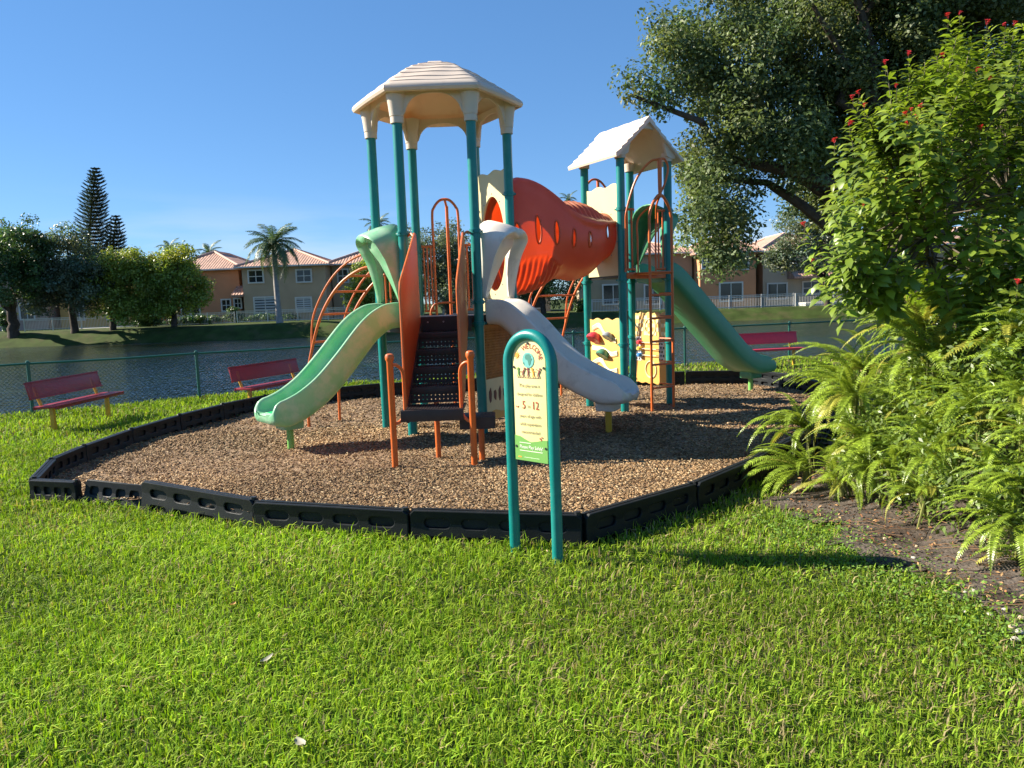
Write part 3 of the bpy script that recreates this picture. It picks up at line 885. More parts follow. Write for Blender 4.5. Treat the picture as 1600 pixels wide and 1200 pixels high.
sk.box((px_, py_ - .172, .40), (.36, .014, .12)); sk.box((px_, py_ + .172, .40), (.36, .014, .12)); sk.box((px_ - .182, py_, .40), (.014, .33, .12)); sk.box((px_ + .182, py_, .40), (.014, .33, .12))
sk.build('step_skirt', MAT['brown'], pod)
MB().lathe([(.033, -.2), (.033, .44)], (px_ + .03, py_ + .03, 0), 14).build('step_leg', MAT['orange'], pod)

# ---- slides
def slide(name, top, direc, path, mats, width=.60, wall=.17, under=.10, leg=None, legmat='greenpole', entry=.16, parent=ps, bedname='slide_bed', lip=.30, nshape=10, wav=0.0):
    d = Vector(direc).normalized(); s = Vector((d.y, -d.x, 0))        # s: to the right when looking down the slide
    pts = smoothpath([(p[0], 0, p[1]) for p in path], nshape)
    n = len(pts); rows, bed = [], []
    for i, p in enumerate(pts):
        t = pts[min(i + 1, n - 1)] - pts[max(i - 1, 0)]; t.normalize()
        nz_ = Vector((-t.z, 0, t.x))
        f = i / (n - 1)
        wl_ = wall * (1.0 + 0.18 * math.sin(f * math.pi))
        if f > 1 - lip * .55: wl_ *= max(0.10, 1 - ((f - (1 - lip * .55)) / (lip * .55)) ** 1.7 * .9)
        un = under * (1 - .55 * max(0, (f - .8) / .2))
        w2 = width / 2 * (1 + .10 * max(0, (f - .8) / .2))
        if f > .95: w2 *= 1 - .35 * ((f - .95) / .05) ** 2
        r_ = .036
        sec = [(-w2 - .070, -un + .04), (-w2 - .078, -un * .3), (-w2 - .064, wl_ - r_ * .7), (-w2 - .058, wl_ - .008), (-w2 - .035, wl_), (-w2 - .010, wl_ - .012), (-w2 + .004, wl_ - .045), (-w2 + .018, .035), (-w2 + .055, .008), (-w2 + .11, 0),
               (0, -.004), (w2 - .11, 0), (w2 - .055, .008), (w2 - .018, .035), (w2 - .004, wl_ - .045), (w2 + .010, wl_ - .012), (w2 + .035, wl_), (w2 + .058, wl_ - .008), (w2 + .064, wl_ - r_ * .7), (w2 + .078, -un * .3), (w2 + .070, -un + .04),
               (w2 + .02, -un), (-w2 - .02, -un)]
        o3 = top + d * p.x + Vector((0, 0, p.z))
        nz3 = d * nz_.x + Vector((0, 0, nz_.z))
        rows.append([o3 + s * a_ + nz3 * b_ for a_, b_ in sec])
        bed.append([o3 + s * a_ + nz3 * (.0025 + .004 * (abs(a_) > .12 * 0)) for a_ in (-w2 + .10, -w2 / 2, 0, w2 / 2, w2 - .10)])
    m = MB(); m.grid(rows, closed_u=True); k = len(rows[0])
    m.add(rows[0], [tuple(range(k))]); m.add(rows[-1], [tuple(range(k - 1, -1, -1))])
    o = m.build(name, MAT[mats[0]], parent, angle=60, weld=True)
    if mats[1]:
        m = MB(); m.grid([[p + Vector((0, 0, .004)) for p in b] for b in bed[2:-3]]); m.build(bedname, MAT[mats[1]], o)
        gr = MB()                                     # ribs across the run-out lip
        for q in range(5):
            b = bed[-4 - 2 * q]; gr.tube([p + Vector((0, 0, .004)) for p in b], .006, 6)
        gr.build('lip_rib', MAT[mats[0]], o)
    if leg:
        c_ = top + d * leg[0]
        lg = MB().lathe([(.042, -.25), (.042, leg[1])], (c_.x, c_.y, 0), 16).build('slide_leg', MAT[legmat], o)
        MB().box(c_ + Vector((0, 0, leg[1] + .015)), (.26, .30, .15), Matrix(((d.x, s.x, 0), (d.y, s.y, 0), (0, 0, 1)))).build('leg_boss', MAT[mats[0]], o, bevel=.035)
    return o
e12 = (hexv(180) + hexv(240)) / 2
slide('mint_slide', Vector((e12.x, e12.y, 0)), (-.775, -.63, 0),
      [(0, 1.49), (.13, 1.49), (.29, 1.45), (.52, 1.30), (.88, .94), (1.16, .69), (1.41, .535), (1.62, .455), (1.77, .43), (1.86, .42)],
      ('green', 'green_bed'), width=.46, wall=.155, under=.15, leg=(1.53, .30))
e45 = (hexv(300) + hexv(0)) / 2
slide('white_slide', Vector((e45.x, e45.y, 0)), (.905, -.425, 0),
      [(0, 1.49), (.10, 1.49), (.25, 1.45), (.49, 1.25), (.76, .97), (1.0, .77), (1.25, .635), (1.50, .535), (1.71, .49), (1.86, .47)],
      ('white', None), width=.48, wall=.15, under=.15, leg=(1.52, .33), legmat='yellowpole')
q34 = (Q3 + Q4) / 2
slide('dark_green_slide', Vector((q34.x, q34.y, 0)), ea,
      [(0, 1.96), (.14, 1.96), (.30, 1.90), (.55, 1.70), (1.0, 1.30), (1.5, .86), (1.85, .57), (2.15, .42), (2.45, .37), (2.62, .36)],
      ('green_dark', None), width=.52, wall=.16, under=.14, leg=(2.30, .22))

# ---- hoods over the slide entrances
def hood(name, A, B, outd, z0, ztop, mat, reach=.34, peak=0.5, foot=.045):
    d = (B - A).normalized(); W = (B - A).length - .16; c_ = (A + B) / 2; outd = Vector(outd).normalized()
    n = 34; back, mid, front = [], [], []
    for k in range(n + 1):
        q = k / n * 2 - 1                                   # -1 .. 1 round the arch
        if abs(q) > .34:
            h = 1 - (abs(q) - .34) / .66
            u = math.copysign(W / 2 - .03 * h * 0, q); z = z0 + (ztop - .20 - z0) * h
        else:
            a_ = q / .34 * math.pi / 2
            u = W / 2 * math.sin(a_) * 1.0; h = 1.0; z = ztop - .20 + .20 * math.cos(a_)
        hh = (z - z0) / (ztop - z0)
        back.append(c_ + d * u + Vector((0, 0, z)) - outd * .03)
        rch = foot + reach * min(1, max(0, hh)) ** 1.4
        u2 = u * (1 - .34 * hh * (abs(q) < .6)) if False else u * (1 - .12 * math.sin(min(1, hh) * math.pi * .5))
        z2 = z - .13 * max(0, hh - .55) / .45
        front.append(c_ + d * u2 + Vector((0, 0, z2)) + outd * rch)
        inward = -d * math.copysign(min(.14, .02 + .15 * (1 - hh)), u) if abs(u) > .05 else Vector((0, 0, 0))
        mid.append(c_ + d * u2 + Vector((0, 0, z2 - .02)) + outd * (rch + .012))
    inner = []
    H = ztop - z0
    for k, f_ in enumerate(front):                       # the opening is a peaked arch: fins broaden towards the top
        q = k / n * 2 - 1
        hh = max(0.0, (back[k].z - z0) / H)
        uo = (f_ - c_).dot(d)
        if abs(q) > .34:
            ui = math.copysign((abs(uo) - .055) * max(0.03, 1 - hh / .76) ** 1.05, q)
            zi = f_.z - .03
        else:
            ui = uo * .04; zi = z0 + H * .765
        inner.append(c_ + d * ui + outd * ((f_ - c_).dot(outd) - .012) + Vector((0, 0, zi)))
    m = MB(); m.grid([back, [a_.lerp(b_, .5) + Vector((0, 0, .012)) for a_, b_ in zip(back, front)], front, mid, inner])
    o = m.build(name, MAT[mat], ps, angle=55)
    sol = o.modifiers.new('thickness', 'SOLIDIFY'); sol.thickness = .022; sol.offset = 0
    return o
hood('mint_slide_hood', hexv(180), hexv(240), (-.866, -.5, 0), 1.66, 2.62, 'green')
hood('white_slide_hood', hexv(300), hexv(0), (.866, -.5, 0), 1.66, 2.62, 'white')
hood('back_slide_hood', Q4, Q3, ea, 2.10, 3.0, 'green_dark')

# ---- crawl tube between the towers
TA = (hexv(0) + hexv(60)) / 2; TB = (Q1 + Q2) / 2
TD_ = (TB - TA); TLn = TD_.length; TD_.normalize(); TN = Vector((TD_.y, -TD_.x, 0))
def tube_dims(t):
    top = np.interp(t, [0, .06, .16, .30, .42, .53, .60, .70, .82, .92, 1], [3.02, 3.16, 3.25, 3.24, 3.17, 3.05, 3.03, 3.05, 3.0, 2.90, 2.84])
    bot = np.interp(t, [0, .08, .2, .32, .42, .5, .58, .68, .8, .9, 1], [1.76, 1.70, 1.69, 1.74, 1.84, 1.92, 1.90, 1.87, 1.93, 2.08, 2.20])
    hw = np.interp(t, [0, .06, .18, .5, .8, .92, 1], [.34, .42, .47, .50, .47, .40, .35])
    return top, bot, hw
def sm(f, t, w=.035):
    return tuple(sum(f(min(1, max(0, t + k * w)))[j] for k in (-1, -.5, 0, .5, 1)) / 5 for j in range(3))
def v_ridge(t): return float(np.interp(t, [.12, .25, .36, .46, .56, .66, .78, .9, 1.0], [1.05, .97, .88, .72, .52, .38, .31, .36, .48]))
def v_low(t): return float(np.interp(t, [0, .1, .22, .34, .46], [-.55, -.42, -.36, -.42, -.7]))
def tube_pt(t, th):
    top, bot, hw = sm(tube_dims, t)
    zc, hz = (top + bot) / 2, (top - bot) / 2
    c_, s_ = math.cos(th), math.sin(th)
    v = s_
    k = 1.0; add = 0.0
    vs_ = v_ridge(t)
    if t > .10:
        add += .045 * math.exp(-((v - vs_) / .085) ** 2) * min(1, (t - .1) / .1)
    if t > .40 and v > vs_ + .10:
        f = min(1, (v - vs_ - .10) / .15) * min(1, (t - .40) / .08) * min(1, max(0, (.985 - t) / .03))
        add += f * (-.055 + .020 * math.sin(t * 2 * math.pi * 23))
    if t < .47 and v < v_low(t):
        f = min(1, (v_low(t) - v) / .10) * min(1, max(0, (.47 - t) / .05))
        add += f * (-.015 + .017 * math.sin(t * 2 * math.pi * 22))
    elif t < .47:
        add += .016 * math.exp(-((v - v_low(t)) / .07) ** 2)
    return TA + TD_ * (t * TLn) + TN * (c_ * (hw + add)) + Vector((0, 0, zc + s_ * (hz + add)))
NT, NA = 190, 120
G = [[tube_pt(i / NT, 2 * math.pi * k / NA) for k in range(NA)] for i in range(NT + 1)]
# windows: centre (t, angle), half width along the tube, half height (m)
wins = [(.075, -.02, .048, .215), (.235, .10, .044, .185), (.39, .02, .040, .16), (.54, -.07, .034, .13), (.69, -.06, .032, .11), (.88, .10, .035, .095)]
def near(p, c_, a_, b_): 
    q = p - c_
    return (q.dot(TD_) / a_) ** 2 + (q.z / b_) ** 2 < 1 
wc = []
for (t, v, a_, b_) in wins:
    for side in (0,):
        th = math.asin(max(-1, min(1, v))); th = th if side == 0 else math.pi - th
        wc.append((tube_pt(t, th), a_, b_, side, t, v))
vs = [p for r_ in G for p in r_]; fs = []
for i in range(NT):
    for k in range(NA):
        k2 = (k + 1) % NA
        c_ = (G[i][k] + G[i + 1][k2]) / 2
        sd = 0 if math.cos(2 * math.pi * (k + .5) / NA) > 0 else 1
        if any(w_[3] == sd and near(c_, w_[0], w_[1], w_[2]) for w_ in wc): continue
        fs.append((i * NA + k, i * NA + k2, (i + 1) * NA + k2, (i + 1) * NA + k))
tube = MB().add(vs, fs).build('crawl_tube', MAT['tube'], ps, angle=70)
for (c_, a_, b_, side, t, v) in wc:
    pts = []
    for k in range(30):
        an = 2 * math.pi * k / 30
        dt = a_ * math.cos(an) / TLn
        top, bot, hw = sm(tube_dims, t + dt)
        zc, hz = (top + bot) / 2, (top - bot) / 2
        z = c_.z + b_ * math.sin(an)
        s_ = max(-.98, min(.98, (z - zc) / hz)); th = math.asin(s_); th = th if side == 0 else math.pi - th
        pts.append(tube_pt(t + dt, th))
    MB().tube(pts, .012, 6, closed=True).build('window_rim', MAT['tube_rim'], tube)
def tube_panel(name, A, B, z0, z1, n_out, hz_c, hole_w, hole_h):
    d = (B - A).normalized(); c_ = (A + B) / 2; W = (B - A).length - .15
    top = [(W / 2 - k / 20 * W, z1 + .018 * math.sin(k / 20 * math.pi * 4)) for k in range(21)]
    outer = [(-W / 2, z0), (W / 2, z0)] + top
    me = curve_plate(outer, [[(hole_w * math.cos(2 * math.pi * k / 40), hz_c + hole_h * math.sin(2 * math.pi * k / 40)) for k in range(40)]], .012, .004)
    co = np.empty(len(me.vertices) * 3, np.float32); me.vertices.foreach_get('co', co); co = co.reshape(-1, 3)
    nv = np.array([list(c_ + d * float(p[0]) + Vector(n_out) * float(p[2])) for p in co]); nv[:, 2] = co[:, 1]
    me.vertices.foreach_set('co', nv.astype(np.float32).ravel()); me.update()
    bm = bmesh.new(); bm.from_mesh(me); bmesh.ops.recalc_face_normals(bm, faces=bm.faces); bm.to_mesh(me); bm.free()
    me.materials.clear(); me.materials.append(MAT['panel_cream'])
    o = obj(name, me, ps)
    bl = MB()
    for k in range(10):
        a_ = 2 * math.pi * (k + .5) / 10
        p = c_ + d * ((hole_w + .04) * math.cos(a_)) + Vector((0, 0, hz_c + (hole_h + .04) * math.sin(a_)))
        bl.tube([p - TD_ * .024, p + TD_ * .024], .010, 8)
    bl.build('bolt', MAT['steel'], o)
n5 = Vector((.866, .5, 0))
tube_panel('tube_entry_panel', hexv(0), hexv(60), DECK1 + .03, 3.34, n5, 2.39, .33, .63)
tube_panel('tube_exit_panel', Q1, Q2, DECK2 - .02, 3.22, -ea, 2.52, .345, .325)

# ---- rails, pickets, arches, climbers
def bars(name, pts_list, r=.0165, parent=ps, n=10):
    o = None
    for i_, pts in enumerate(pts_list):
        o = MB().tube(pts, r, n).build(name, MAT['orange'], parent)
    return o
def barrier(A, B, z0, z1, n, parent=ps):
    top = MB().tube([A + Vector((0, 0, z1)), B + Vector((0, 0, z1))], .019, 10).build('guard_rail', MAT['orange'], parent)
    MB().tube([A + Vector((0, 0, z0)), B + Vector((0, 0, z0))], .017, 10).build('bottom_rail', MAT['orange'], top)
    for k in range(n):
        p = A.lerp(B, (k + .5) / n)
        MB().tube([p + Vector((0, 0, z0)), p + Vector((0, 0, z1))], .0135, 8).build('picket', MAT['orange'], top)
P3, P6, P1v, P5v, P2v = hexv(120), hexv(60), hexv(180), hexv(0), hexv(240)
yb = P3.y
barrier(P3 + Vector((.07, 0, 0)), Vector((-1.10, yb, 0)), DECK1 + .06, 2.42, 3)
barrier(Vector((-.70, yb, 0)), P6 - Vector((.07, 0, 0)), DECK1 + .06, 2.42, 3)
bars('entry_arch', [smoothpath([(-1.08, yb, DECK1), (-1.08, yb, 2.2), (-1.08, yb, 2.82), (-1.05, yb, 2.95), (-.97, yb, 3.04), (-.89, yb, 3.06), (-.81, yb, 3.04), (-.73, yb, 2.95), (-.70, yb, 2.82), (-.70, yb, 2.2), (-.70, yb, DECK1)], 5)], .019)
pole = bars('sliding_pole', [[(-.885, yb + .30, -.2), (-.885, yb + .30, 3.0)]], .024)
bars('pole_arm', [[(-.885, yb + .32, 2.98), (-.885, yb - .02, 3.05)]], .018, pole)
bars('low_hoop', [smoothpath([(-1.16, yb - .1, DECK1), (-1.14, yb - .1, DECK1 + .09), (-1.06, yb - .1, DECK1 + .16), (-.80, yb - .1, DECK1 + .17)], 5)], .015)

def arch_climber(A, B, outd, foot1, foot2, ztop, hand=True):
    """two bowed rails from the deck edge points A, B to the feet, rungs between, hand rails above"""
    root = None; rails = []
    for P, Ft in ((A, foot1), (B, foot2)):
        c_ = [P + Vector((0, 0, ztop)), P.lerp(Ft, .22) + Vector((0, 0, ztop - .02)), P.lerp(Ft, .50) + Vector((0, 0, ztop - .22)), P.lerp(Ft, .74) + Vector((0, 0, ztop - .60)),
              P.lerp(Ft, .90) + Vector((0, 0, ztop - 1.10)), P.lerp(Ft, .98) + Vector((0, 0, max(.4, ztop - 1.55))), Ft + Vector((0, 0, -.2))]
        path = smoothpath(c_, 8); rails.append(path)
        o = MB().tube(path, .021, 10).build('climber_rail', MAT['orange'], ps)
        root = root or o
        if hand:
            up = [p + Vector((0, 0, .17)) + (Ft - P).normalized() * .04 for p in path[3:30]]
            up = [path[0] + Vector((0, 0, .08))] + up + [path[32], path[34]]
            MB().tube(smoothpath([up[0]] + up[1:-2:5] + up[-2:], 4), .015, 8).build('climber_handrail', MAT['orange'], o)
    n = len(rails[0])
    for k in range(6, n - 6, 6):
        MB().tube([rails[0][k], rails[1][k]], .016, 8).build('climber_rung', MAT['orange'], root)
arch_climber(hexv(180) + Vector((-.02, .14, 0)), hexv(120) + Vector((-.07, -.12, 0)), None, Vector((-3.0, 10.85, 0)), Vector((-2.66, 11.35, 0)), 2.13)
barrier(hexv(180).lerp(hexv(120), .10), hexv(180).lerp(hexv(120), .32), DECK1 + .06, 2.35, 2)
ob = -eb
arch_climber(Q1 + eb * .07 + ea * .16, Q3 + eb * .07 - ea * .16, None, Q1 + eb * 1.25 - ea * .55, Q3 + eb * 1.25 - ea * .65, 2.28)
# hoops on top of the back climber entrance
for P in (Q1 + eb * .05 + ea * .30,):
    bars('climber_hoop', [smoothpath([P - ea * .28 + Vector((0, 0, 3.28)), P - ea * .1 + Vector((0, 0, 3.42)), P + ea * .1 + Vector((0, 0, 3.36)), P + ea * .32 + Vector((0, 0, 3.05)), P + ea * .42 + Vector((0, 0, 2.7)), P + ea * .42 + Vector((0, 0, 2.0))], 6),
                          smoothpath([P - ea * .28 + Vector((0, 0, 3.12)), P + Vector((0, 0, 2.95)), P + ea * .12 + Vector((0, 0, 2.75)), P + ea * .12 + Vector((0, 0, 2.0))], 6)], .017)
    bars('hoop_stem', [[P + Vector((0, 0, 3.42)), P + Vector((0, 0, 2.3))]], .024)
# ladder in front of the square tower
LC = (Q2 + Q4) / 2 - eb * .35
lr = []
jn = LC + ea * .0 + Vector((0, 0, 3.02))
root = None
for s_ in (-1, 1):
    b_ = LC + ea * (s_ * .215)
    path = smoothpath([b_ + Vector((0, 0, -.2)), b_ + Vector((0, 0, 1.2)), b_ + Vector((0, 0, 2.55)), b_ + Vector((0, 0, 2.76)) - ea * s_ * .015, b_ + Vector((0, 0, 2.90)) - ea * s_ * .07, jn + ea * s_ * .05 + Vector((0, 0, -.01)), jn], 6)
    o = MB().tube(path, .021, 10).build('ladder_rail', MAT['orange'], ps); root = root or o
    # inner grab bars back to the tower
    gpts = smoothpath([jn, jn + eb * .14 + ea * s_ * .05 + Vector((0, 0, -.12)), b_ + eb * .30 - ea * s_ * .04 + Vector((0, 0, 2.72)), b_ + eb * .32 - ea * s_ * .04 + Vector((0, 0, 2.4)), b_ + eb * .32 - ea * s_ * .04 + Vector((0, 0, DECK2))], 6)
    MB().tube(gpts, .015, 8).build('grab_bar', MAT['orange'], root)
for z in (.30, .635, .97, 1.30, 1.63, 1.95):
    MB().tube([LC - ea * .215 + Vector((0, 0, z)), LC + ea * .235 + Vector((0, 0, z))], .016, 8).build('ladder_rung', MAT['orange'], root)
    if z < 1.7:
        MB().tube([LC + ea * .215 + Vector((0, 0, z + .02)), LC + ea * .215 + eb * .30 + Vector((0, 0, z + .02))], .011, 8).build('rung_brace', MAT['orange'], root)
top = jn + Vector((0, 0, .50))
MB().tube([jn - Vector((0, 0, .03)), jn + Vector((0, 0, .12)), top], [.026, .03, .034], 10).build('ladder_stem', MAT['orange'], root)
MB().tube(smoothpath([top + ea * .0, top + ea * .10 + Vector((0, 0, .0)), top + ea * .16 + Vector((0, 0, -.12)), top + ea * .10 + Vector((0, 0, -.32)), jn + Vector((0, 0, .02))], 6), .016, 8).build('ladder_hoop', MAT['orange'], root)
MB().tube(smoothpath([top, top - ea * .16 + eb * .05 + Vector((0, 0, -.05)), top - ea * .36 + eb * .12 + Vector((0, 0, -.30)), top - ea * .47 + eb * .2 + Vector((0, 0, -.70)), top - ea * .46 + eb * .24 + Vector((0, 0, -.95)), top - ea * .46 + eb * .26 + Vector((0, 0, -1.55))], 6), .017, 8).build('ladder_hoop', MAT['orange'], root)
barrier(Q2 + ea * .07, Q2 + ea * .24, DECK2 + .06, 2.86, 2)
barrier(Q4 - ea * .24, Q4 - ea * .07, DECK2 + .06, 2.86, 2)
barrier(Q2 + eb * .02 + ea * .07, Q1 * .15 + Q2 * .85 + ea * .07, DECK2 + .06, 2.8, 1)
MB().box((Q2 + Q4) / 2 - eb * .18 + Vector((0, 0, DECK2 - .01)), (.46, .34, .03), rotS).build('ladder_landing', MAT['orange'], ps, bevel=.005)

# ---- ground level play panels
def wavy_panel(name, A, B, z0, z1, mat, wave=.016, wn_=3, th=.03):
    d = (B - A).normalized(); c_ = (A + B) / 2; W = (B - A).length - .15; nrm = Vector((d.y, -d.x, 0))
    pol = [(W / 2 - k / 24 * W, z1 + wave * math.sin(k / 24 * math.pi * 2 * wn_)) for k in range(25)]
    pol += [(-W / 2 + k / 24 * W, z0 + wave * .7 * math.sin(k / 24 * math.pi * 2 * wn_)) for k in range(25)]
    o = MB().prism(pol, c_, d, Vector((0, 0, 1)), nrm, th).build(name, MAT[mat], ps, bevel=.006)
    return o, c_, d, nrm, W
# climbing panel (between the two left posts of the square tower); nrm points to the camera side
o, c_, d, nrm, W = wavy_panel('climbing_panel', Q1, Q2, .30, 1.30, 'yellow_panel')
front = -nrm if nrm.y > 0 else nrm
for i_, pts in enumerate(([(-.30, 1.16), (-.12, 1.2), (.05, 1.05), (.3, .98)], [(-.32, .62), (-.1, .68), (.1, .52), (.32, .55)], [(-.32, .86), (-.05, .84), (.15, .78), (.33, .8)])):
    pth = smoothpath([c_ + d * a_ + Vector((0, 0, z)) + front * .014 for a_, z in pts], 6)
    mm = MB()
    for off in (-.02, .0, .02): mm.tube([p + Vector((0, 0, off)) for p in pth], .022, 6)
    mm.build('wave_relief', MAT['yellow_pale'], o)
sgn = 1 if d.x > 0 else -1
for (a_, z, s_, mt) in ((-.20, 1.02, 1.15, 'red_hold'), (.16, 1.05, .85, 'grey_hold'), (.02, .78, 1.05, 'green_hold'), (.16, .46, .8, 'orange')):
    a_ *= sgn
    pr = [(0.02, .075), (.045, .068), (.075, .040), (.098, .0), (.104, -.028), (.096, -.036), (.06, -.03)]
    hm = MB().lathe([(r_ * s_, zz * s_) for r_, zz in reversed(pr)], (0, 0, 0), 18)
    q = front.to_track_quat('Z', 'Y').to_matrix(); tilt = Matrix.Rotation(R(-35), 3, d)
    base = c_ + d * a_ + Vector((0, 0, z)) + front * .075
    hm.v = [tuple(base + tilt @ Vector((p[0], p[1], p[2])) * 1.0) for p in hm.v]
    h_ = hm.build('climbing_hold', MAT[mt], o)
    MB().tube([base - front * .075, base + Vector((0, 0, .02))], .022 * s_, 8).build('hold_bolt', MAT['black'], h_)
# gear and bead panel
o, c_, d, nrm, W = wavy_panel('bead_panel', Q3 - eb * .02, Q4 - eb * .02, .26, 1.36, 'yellow_panel', .014, 4)
front = nrm if nrm.y < 0 else -nrm
lft = -1 if d.x > 0 else 1
sq = MB(); dk_ = MB()
for r_ in range(5):
    for q in range(7):
        if (r_ + q) % 2 == 0:
            sq.box(c_ + d * (-W / 2 + .06 + q * .105) + Vector((0, 0, 1.04 + r_ * .062)) + front * .017, (.10, .012, .06), Matrix(((d.x, -d.y, 0), (d.y, d.x, 0), (0, 0, 1))))
sq.build('checker_square', MAT['yellow_pale'], o)
rd = Matrix(((d.x, -d.y, 0), (d.y, d.x, 0), (0, 0, 1)))
for cc in (-.30, .27):
    bk = c_ - d * lft * cc * -1
    MB().box(c_ + d * (lft * -1) * cc + Vector((0, 0, .80)) + front * .018, (.13, .010, .38), rd).build('checker_plate', MAT['whitepaint'], o)
    for r_ in range(6):
        for q in range(2):
            dk_.box(c_ + d * (lft * -1) * cc + d * (-.03 + q * .06 + (.02 if r_ % 2 else -.015)) + Vector((0, 0, .64 + r_ * .062)) + front * .0255, (.03, .006, .034), rd)
dk_.build('checker_mark', MAT['black'], o)
for z, mt in ((.90, 'red_hold'), (.80, 'yellow_hold'), (.70, 'blue_hold')):
    w_ = MB().tube([c_ + d * (-W / 2 + .05) + Vector((0, 0, z)) + front * .05, c_ + d * (W / 2 - .05) + Vector((0, 0, z)) + front * .05], .006, 6).build('bead_wire', MAT['steel'], o)
    MB().lathe([(.02, -.035), (.05, -.02), (.05, .02), (.02, .035)], c_ + d * lft * .24 + Vector((0, 0, z)) + front * .05, 14).build('bead', MAT[mt], w_)
for z in (1.14, .48):
    MB().tube([c_ + Vector((0, 0, z)) + d * .13 * math.cos(k / 20 * 2 * math.pi) + Vector((0, 0, .13 * math.sin(k / 20 * 2 * math.pi))) + front * .02 for k in range(20)], .014, 6, closed=True).build('gear_ring', MAT['yellow_pale'], o)
# lattice panel below the white slide
A, B = hexv(300), hexv(0); d = (B - A).normalized(); c_ = (A + B) / 2; nrm = Vector((d.y, -d.x, 0)); W = (B - A).length - .15
lat = MB()
rd = Matrix(((d.x, -d.y, 0), (d.y, d.x, 0), (0, 0, 1)))
zz = np.arange(.66, 1.30, .034); uu = np.arange(-W / 2, W / 2 + .001, .034)
for z in zz: lat.box(c_ + Vector((0, 0, z)), (W, .018, .014), rd)
for u in uu: lat.box(c_ + d * u + Vector((0, 0, .98)), (.014, .024, .66), rd)
lo = lat.build('lattice_panel', MAT['lattice'], ps, smooth=False)
pp = MB().prism([(-W / 2, .14), (W / 2, .14), (W / 2, .66), (-W / 2, .66)], c_, d, Vector((0, 0, 1)), nrm, .026).build('picture_panel', MAT['yellow_pale'], ps, bevel=.005)
MB().prism([(-W / 2 + .01, .142)] + [(W / 2 - .01, .142)] + [(W / 2 - .01 - k / 10 * (W - .02), .24 + .02 * math.sin(k * 1.1)) for k in range(11)], c_ + nrm * .016, d, Vector((0, 0, 1)), nrm, .006).build('orange_relief', MAT['yellow_panel'], pp)
zb = MB()
for k in range(5): zb.prism([(-.28 + k * .125, .36 + .03 * (k % 2)), (-.25 + k * .125, .38), (-.235 + k * .125, .47), (-.255 + k * .125, .55 - .04 * (k % 2)), (-.30 + k * .125, .50), (-.30 + k * .125, .42)], c_ + nrm * .016, d, Vector((0, 0, 1)), nrm, .006)
zb.build('dark_figure', M('dark_red_print', (0.12, 0.03, 0.03), .5), pp)
MB().box(c_ + Vector((0, 0, 1.31)), (W, .03, .05), rd).build('panel_frame', MAT['lattice'], lo)
# ------------------------------------------------------------------ welcome sign
SGC = Vector((0.120, 4.87, 0)); sr = Vector((.735, -.678, 0)).normalized(); sn = Vector((sr.y, -sr.x, 0))      # sn: out of the printed face
if sn.y > 0: sn = -sn
sg = thing('welcome_sign', 'teal arched tube frame holding a cream welcome sign on the lawn', 'sign', (SGC.x, SGC.y, 0))
sg.scale = (1, 1, 1.024)
ZU = Vector((0, 0, 1))
AC = 1.255; AR = .188
path = [SGC - sr * AR + ZU * -.25, SGC - sr * AR + ZU * .6] + [SGC - sr * AR * math.cos(math.pi * k / 24) + ZU * (AC + AR * math.sin(math.pi * k / 24)) for k in range(25)] + [SGC + sr * AR + ZU * .6, SGC + sr * AR + ZU * -.25]
MB().tube(path, .037, 20).build('arch_frame', MAT['teal'], sg)
PW = .142; PZ0, PTOP = .625, 1.412
pol = [(-PW, PZ0), (PW, PZ0)] + [(PW * math.cos(math.pi * k / 24), PTOP - PW + PW * math.sin(math.pi * k / 24)) for k in range(25)]
MAT['sign'] = M('cream_sign_face', lin(240, 226, 160, .95), .45, .04, 9)
MAT['sign_green'] = M('sign_green_print', lin(118, 172, 88, .9), .45, .04, 9)
pnl = MB().prism(pol, SGC + sn * .004, sr, ZU, sn, .014).build('sign_panel', MAT['sign'], sg, bevel=.002)
FO = SGC + sn * .0125
def inkmat(name, c): return M(name, c, .5, .03)
INK = {'red': inkmat('red_print', lin(176, 74, 60)), 'grey': inkmat('grey_print', lin(150, 140, 110)), 'teal': inkmat('teal_print', lin(110, 178, 172)), 'sea': inkmat('dark_teal_print', lin(70, 130, 118)),
       'orange': inkmat('orange_print', lin(232, 160, 60)), 'white': inkmat('white_print', lin(245, 245, 230)), 'plum': inkmat('plum_print', lin(130, 66, 70)), 'green': inkmat('leaf_print', lin(90, 140, 70))}
hill = [(-PW + .001, PZ0 + .001), (PW - .001, PZ0 + .001), (PW - .001, .775), (.10, .772), (.06, .762), (.0, .752), (-.05, .768), (-.09, .784), (-PW + .001, .790)]
def flat(name, polys, ink, lift=.0):
    m = MB()
    for pl in polys: m.prism(pl, FO + sn * (.001 + lift), sr, ZU, sn, .0016)
    return m.build(name, ink, pnl, smooth=False)
flat('green_hill', [hill], MAT['sign_green'])
def disc(cx, cz, r, n=24, ry=None): return [(cx + r * math.cos(2 * math.pi * k / n), cz + (ry or r) * math.sin(2 * math.pi * k / n)) for k in range(n)]
GXc, GZc = -.002, 1.282
flat('globe', [disc(GXc, GZc, .050)], INK['teal'])
afr = [(-.018, .036), (.012, .040), (.026, .028), (.024, .016), (.036, .010), (.026, -.006), (.022, -.022), (.012, -.034), (.005, -.030), (.002, -.012), (-.004, .002), (-.018, .004), (-.026, .016)]
flat('continent', [[(GXc + a_ * 1.0, GZc + b_) for a_, b_ in afr], [(GXc - .046 + a_, GZc - .012 + b_) for a_, b_ in ((0, 0), (.012, -.004), (.014, -.020), (.006, -.016))]], INK['sea'], .0012)
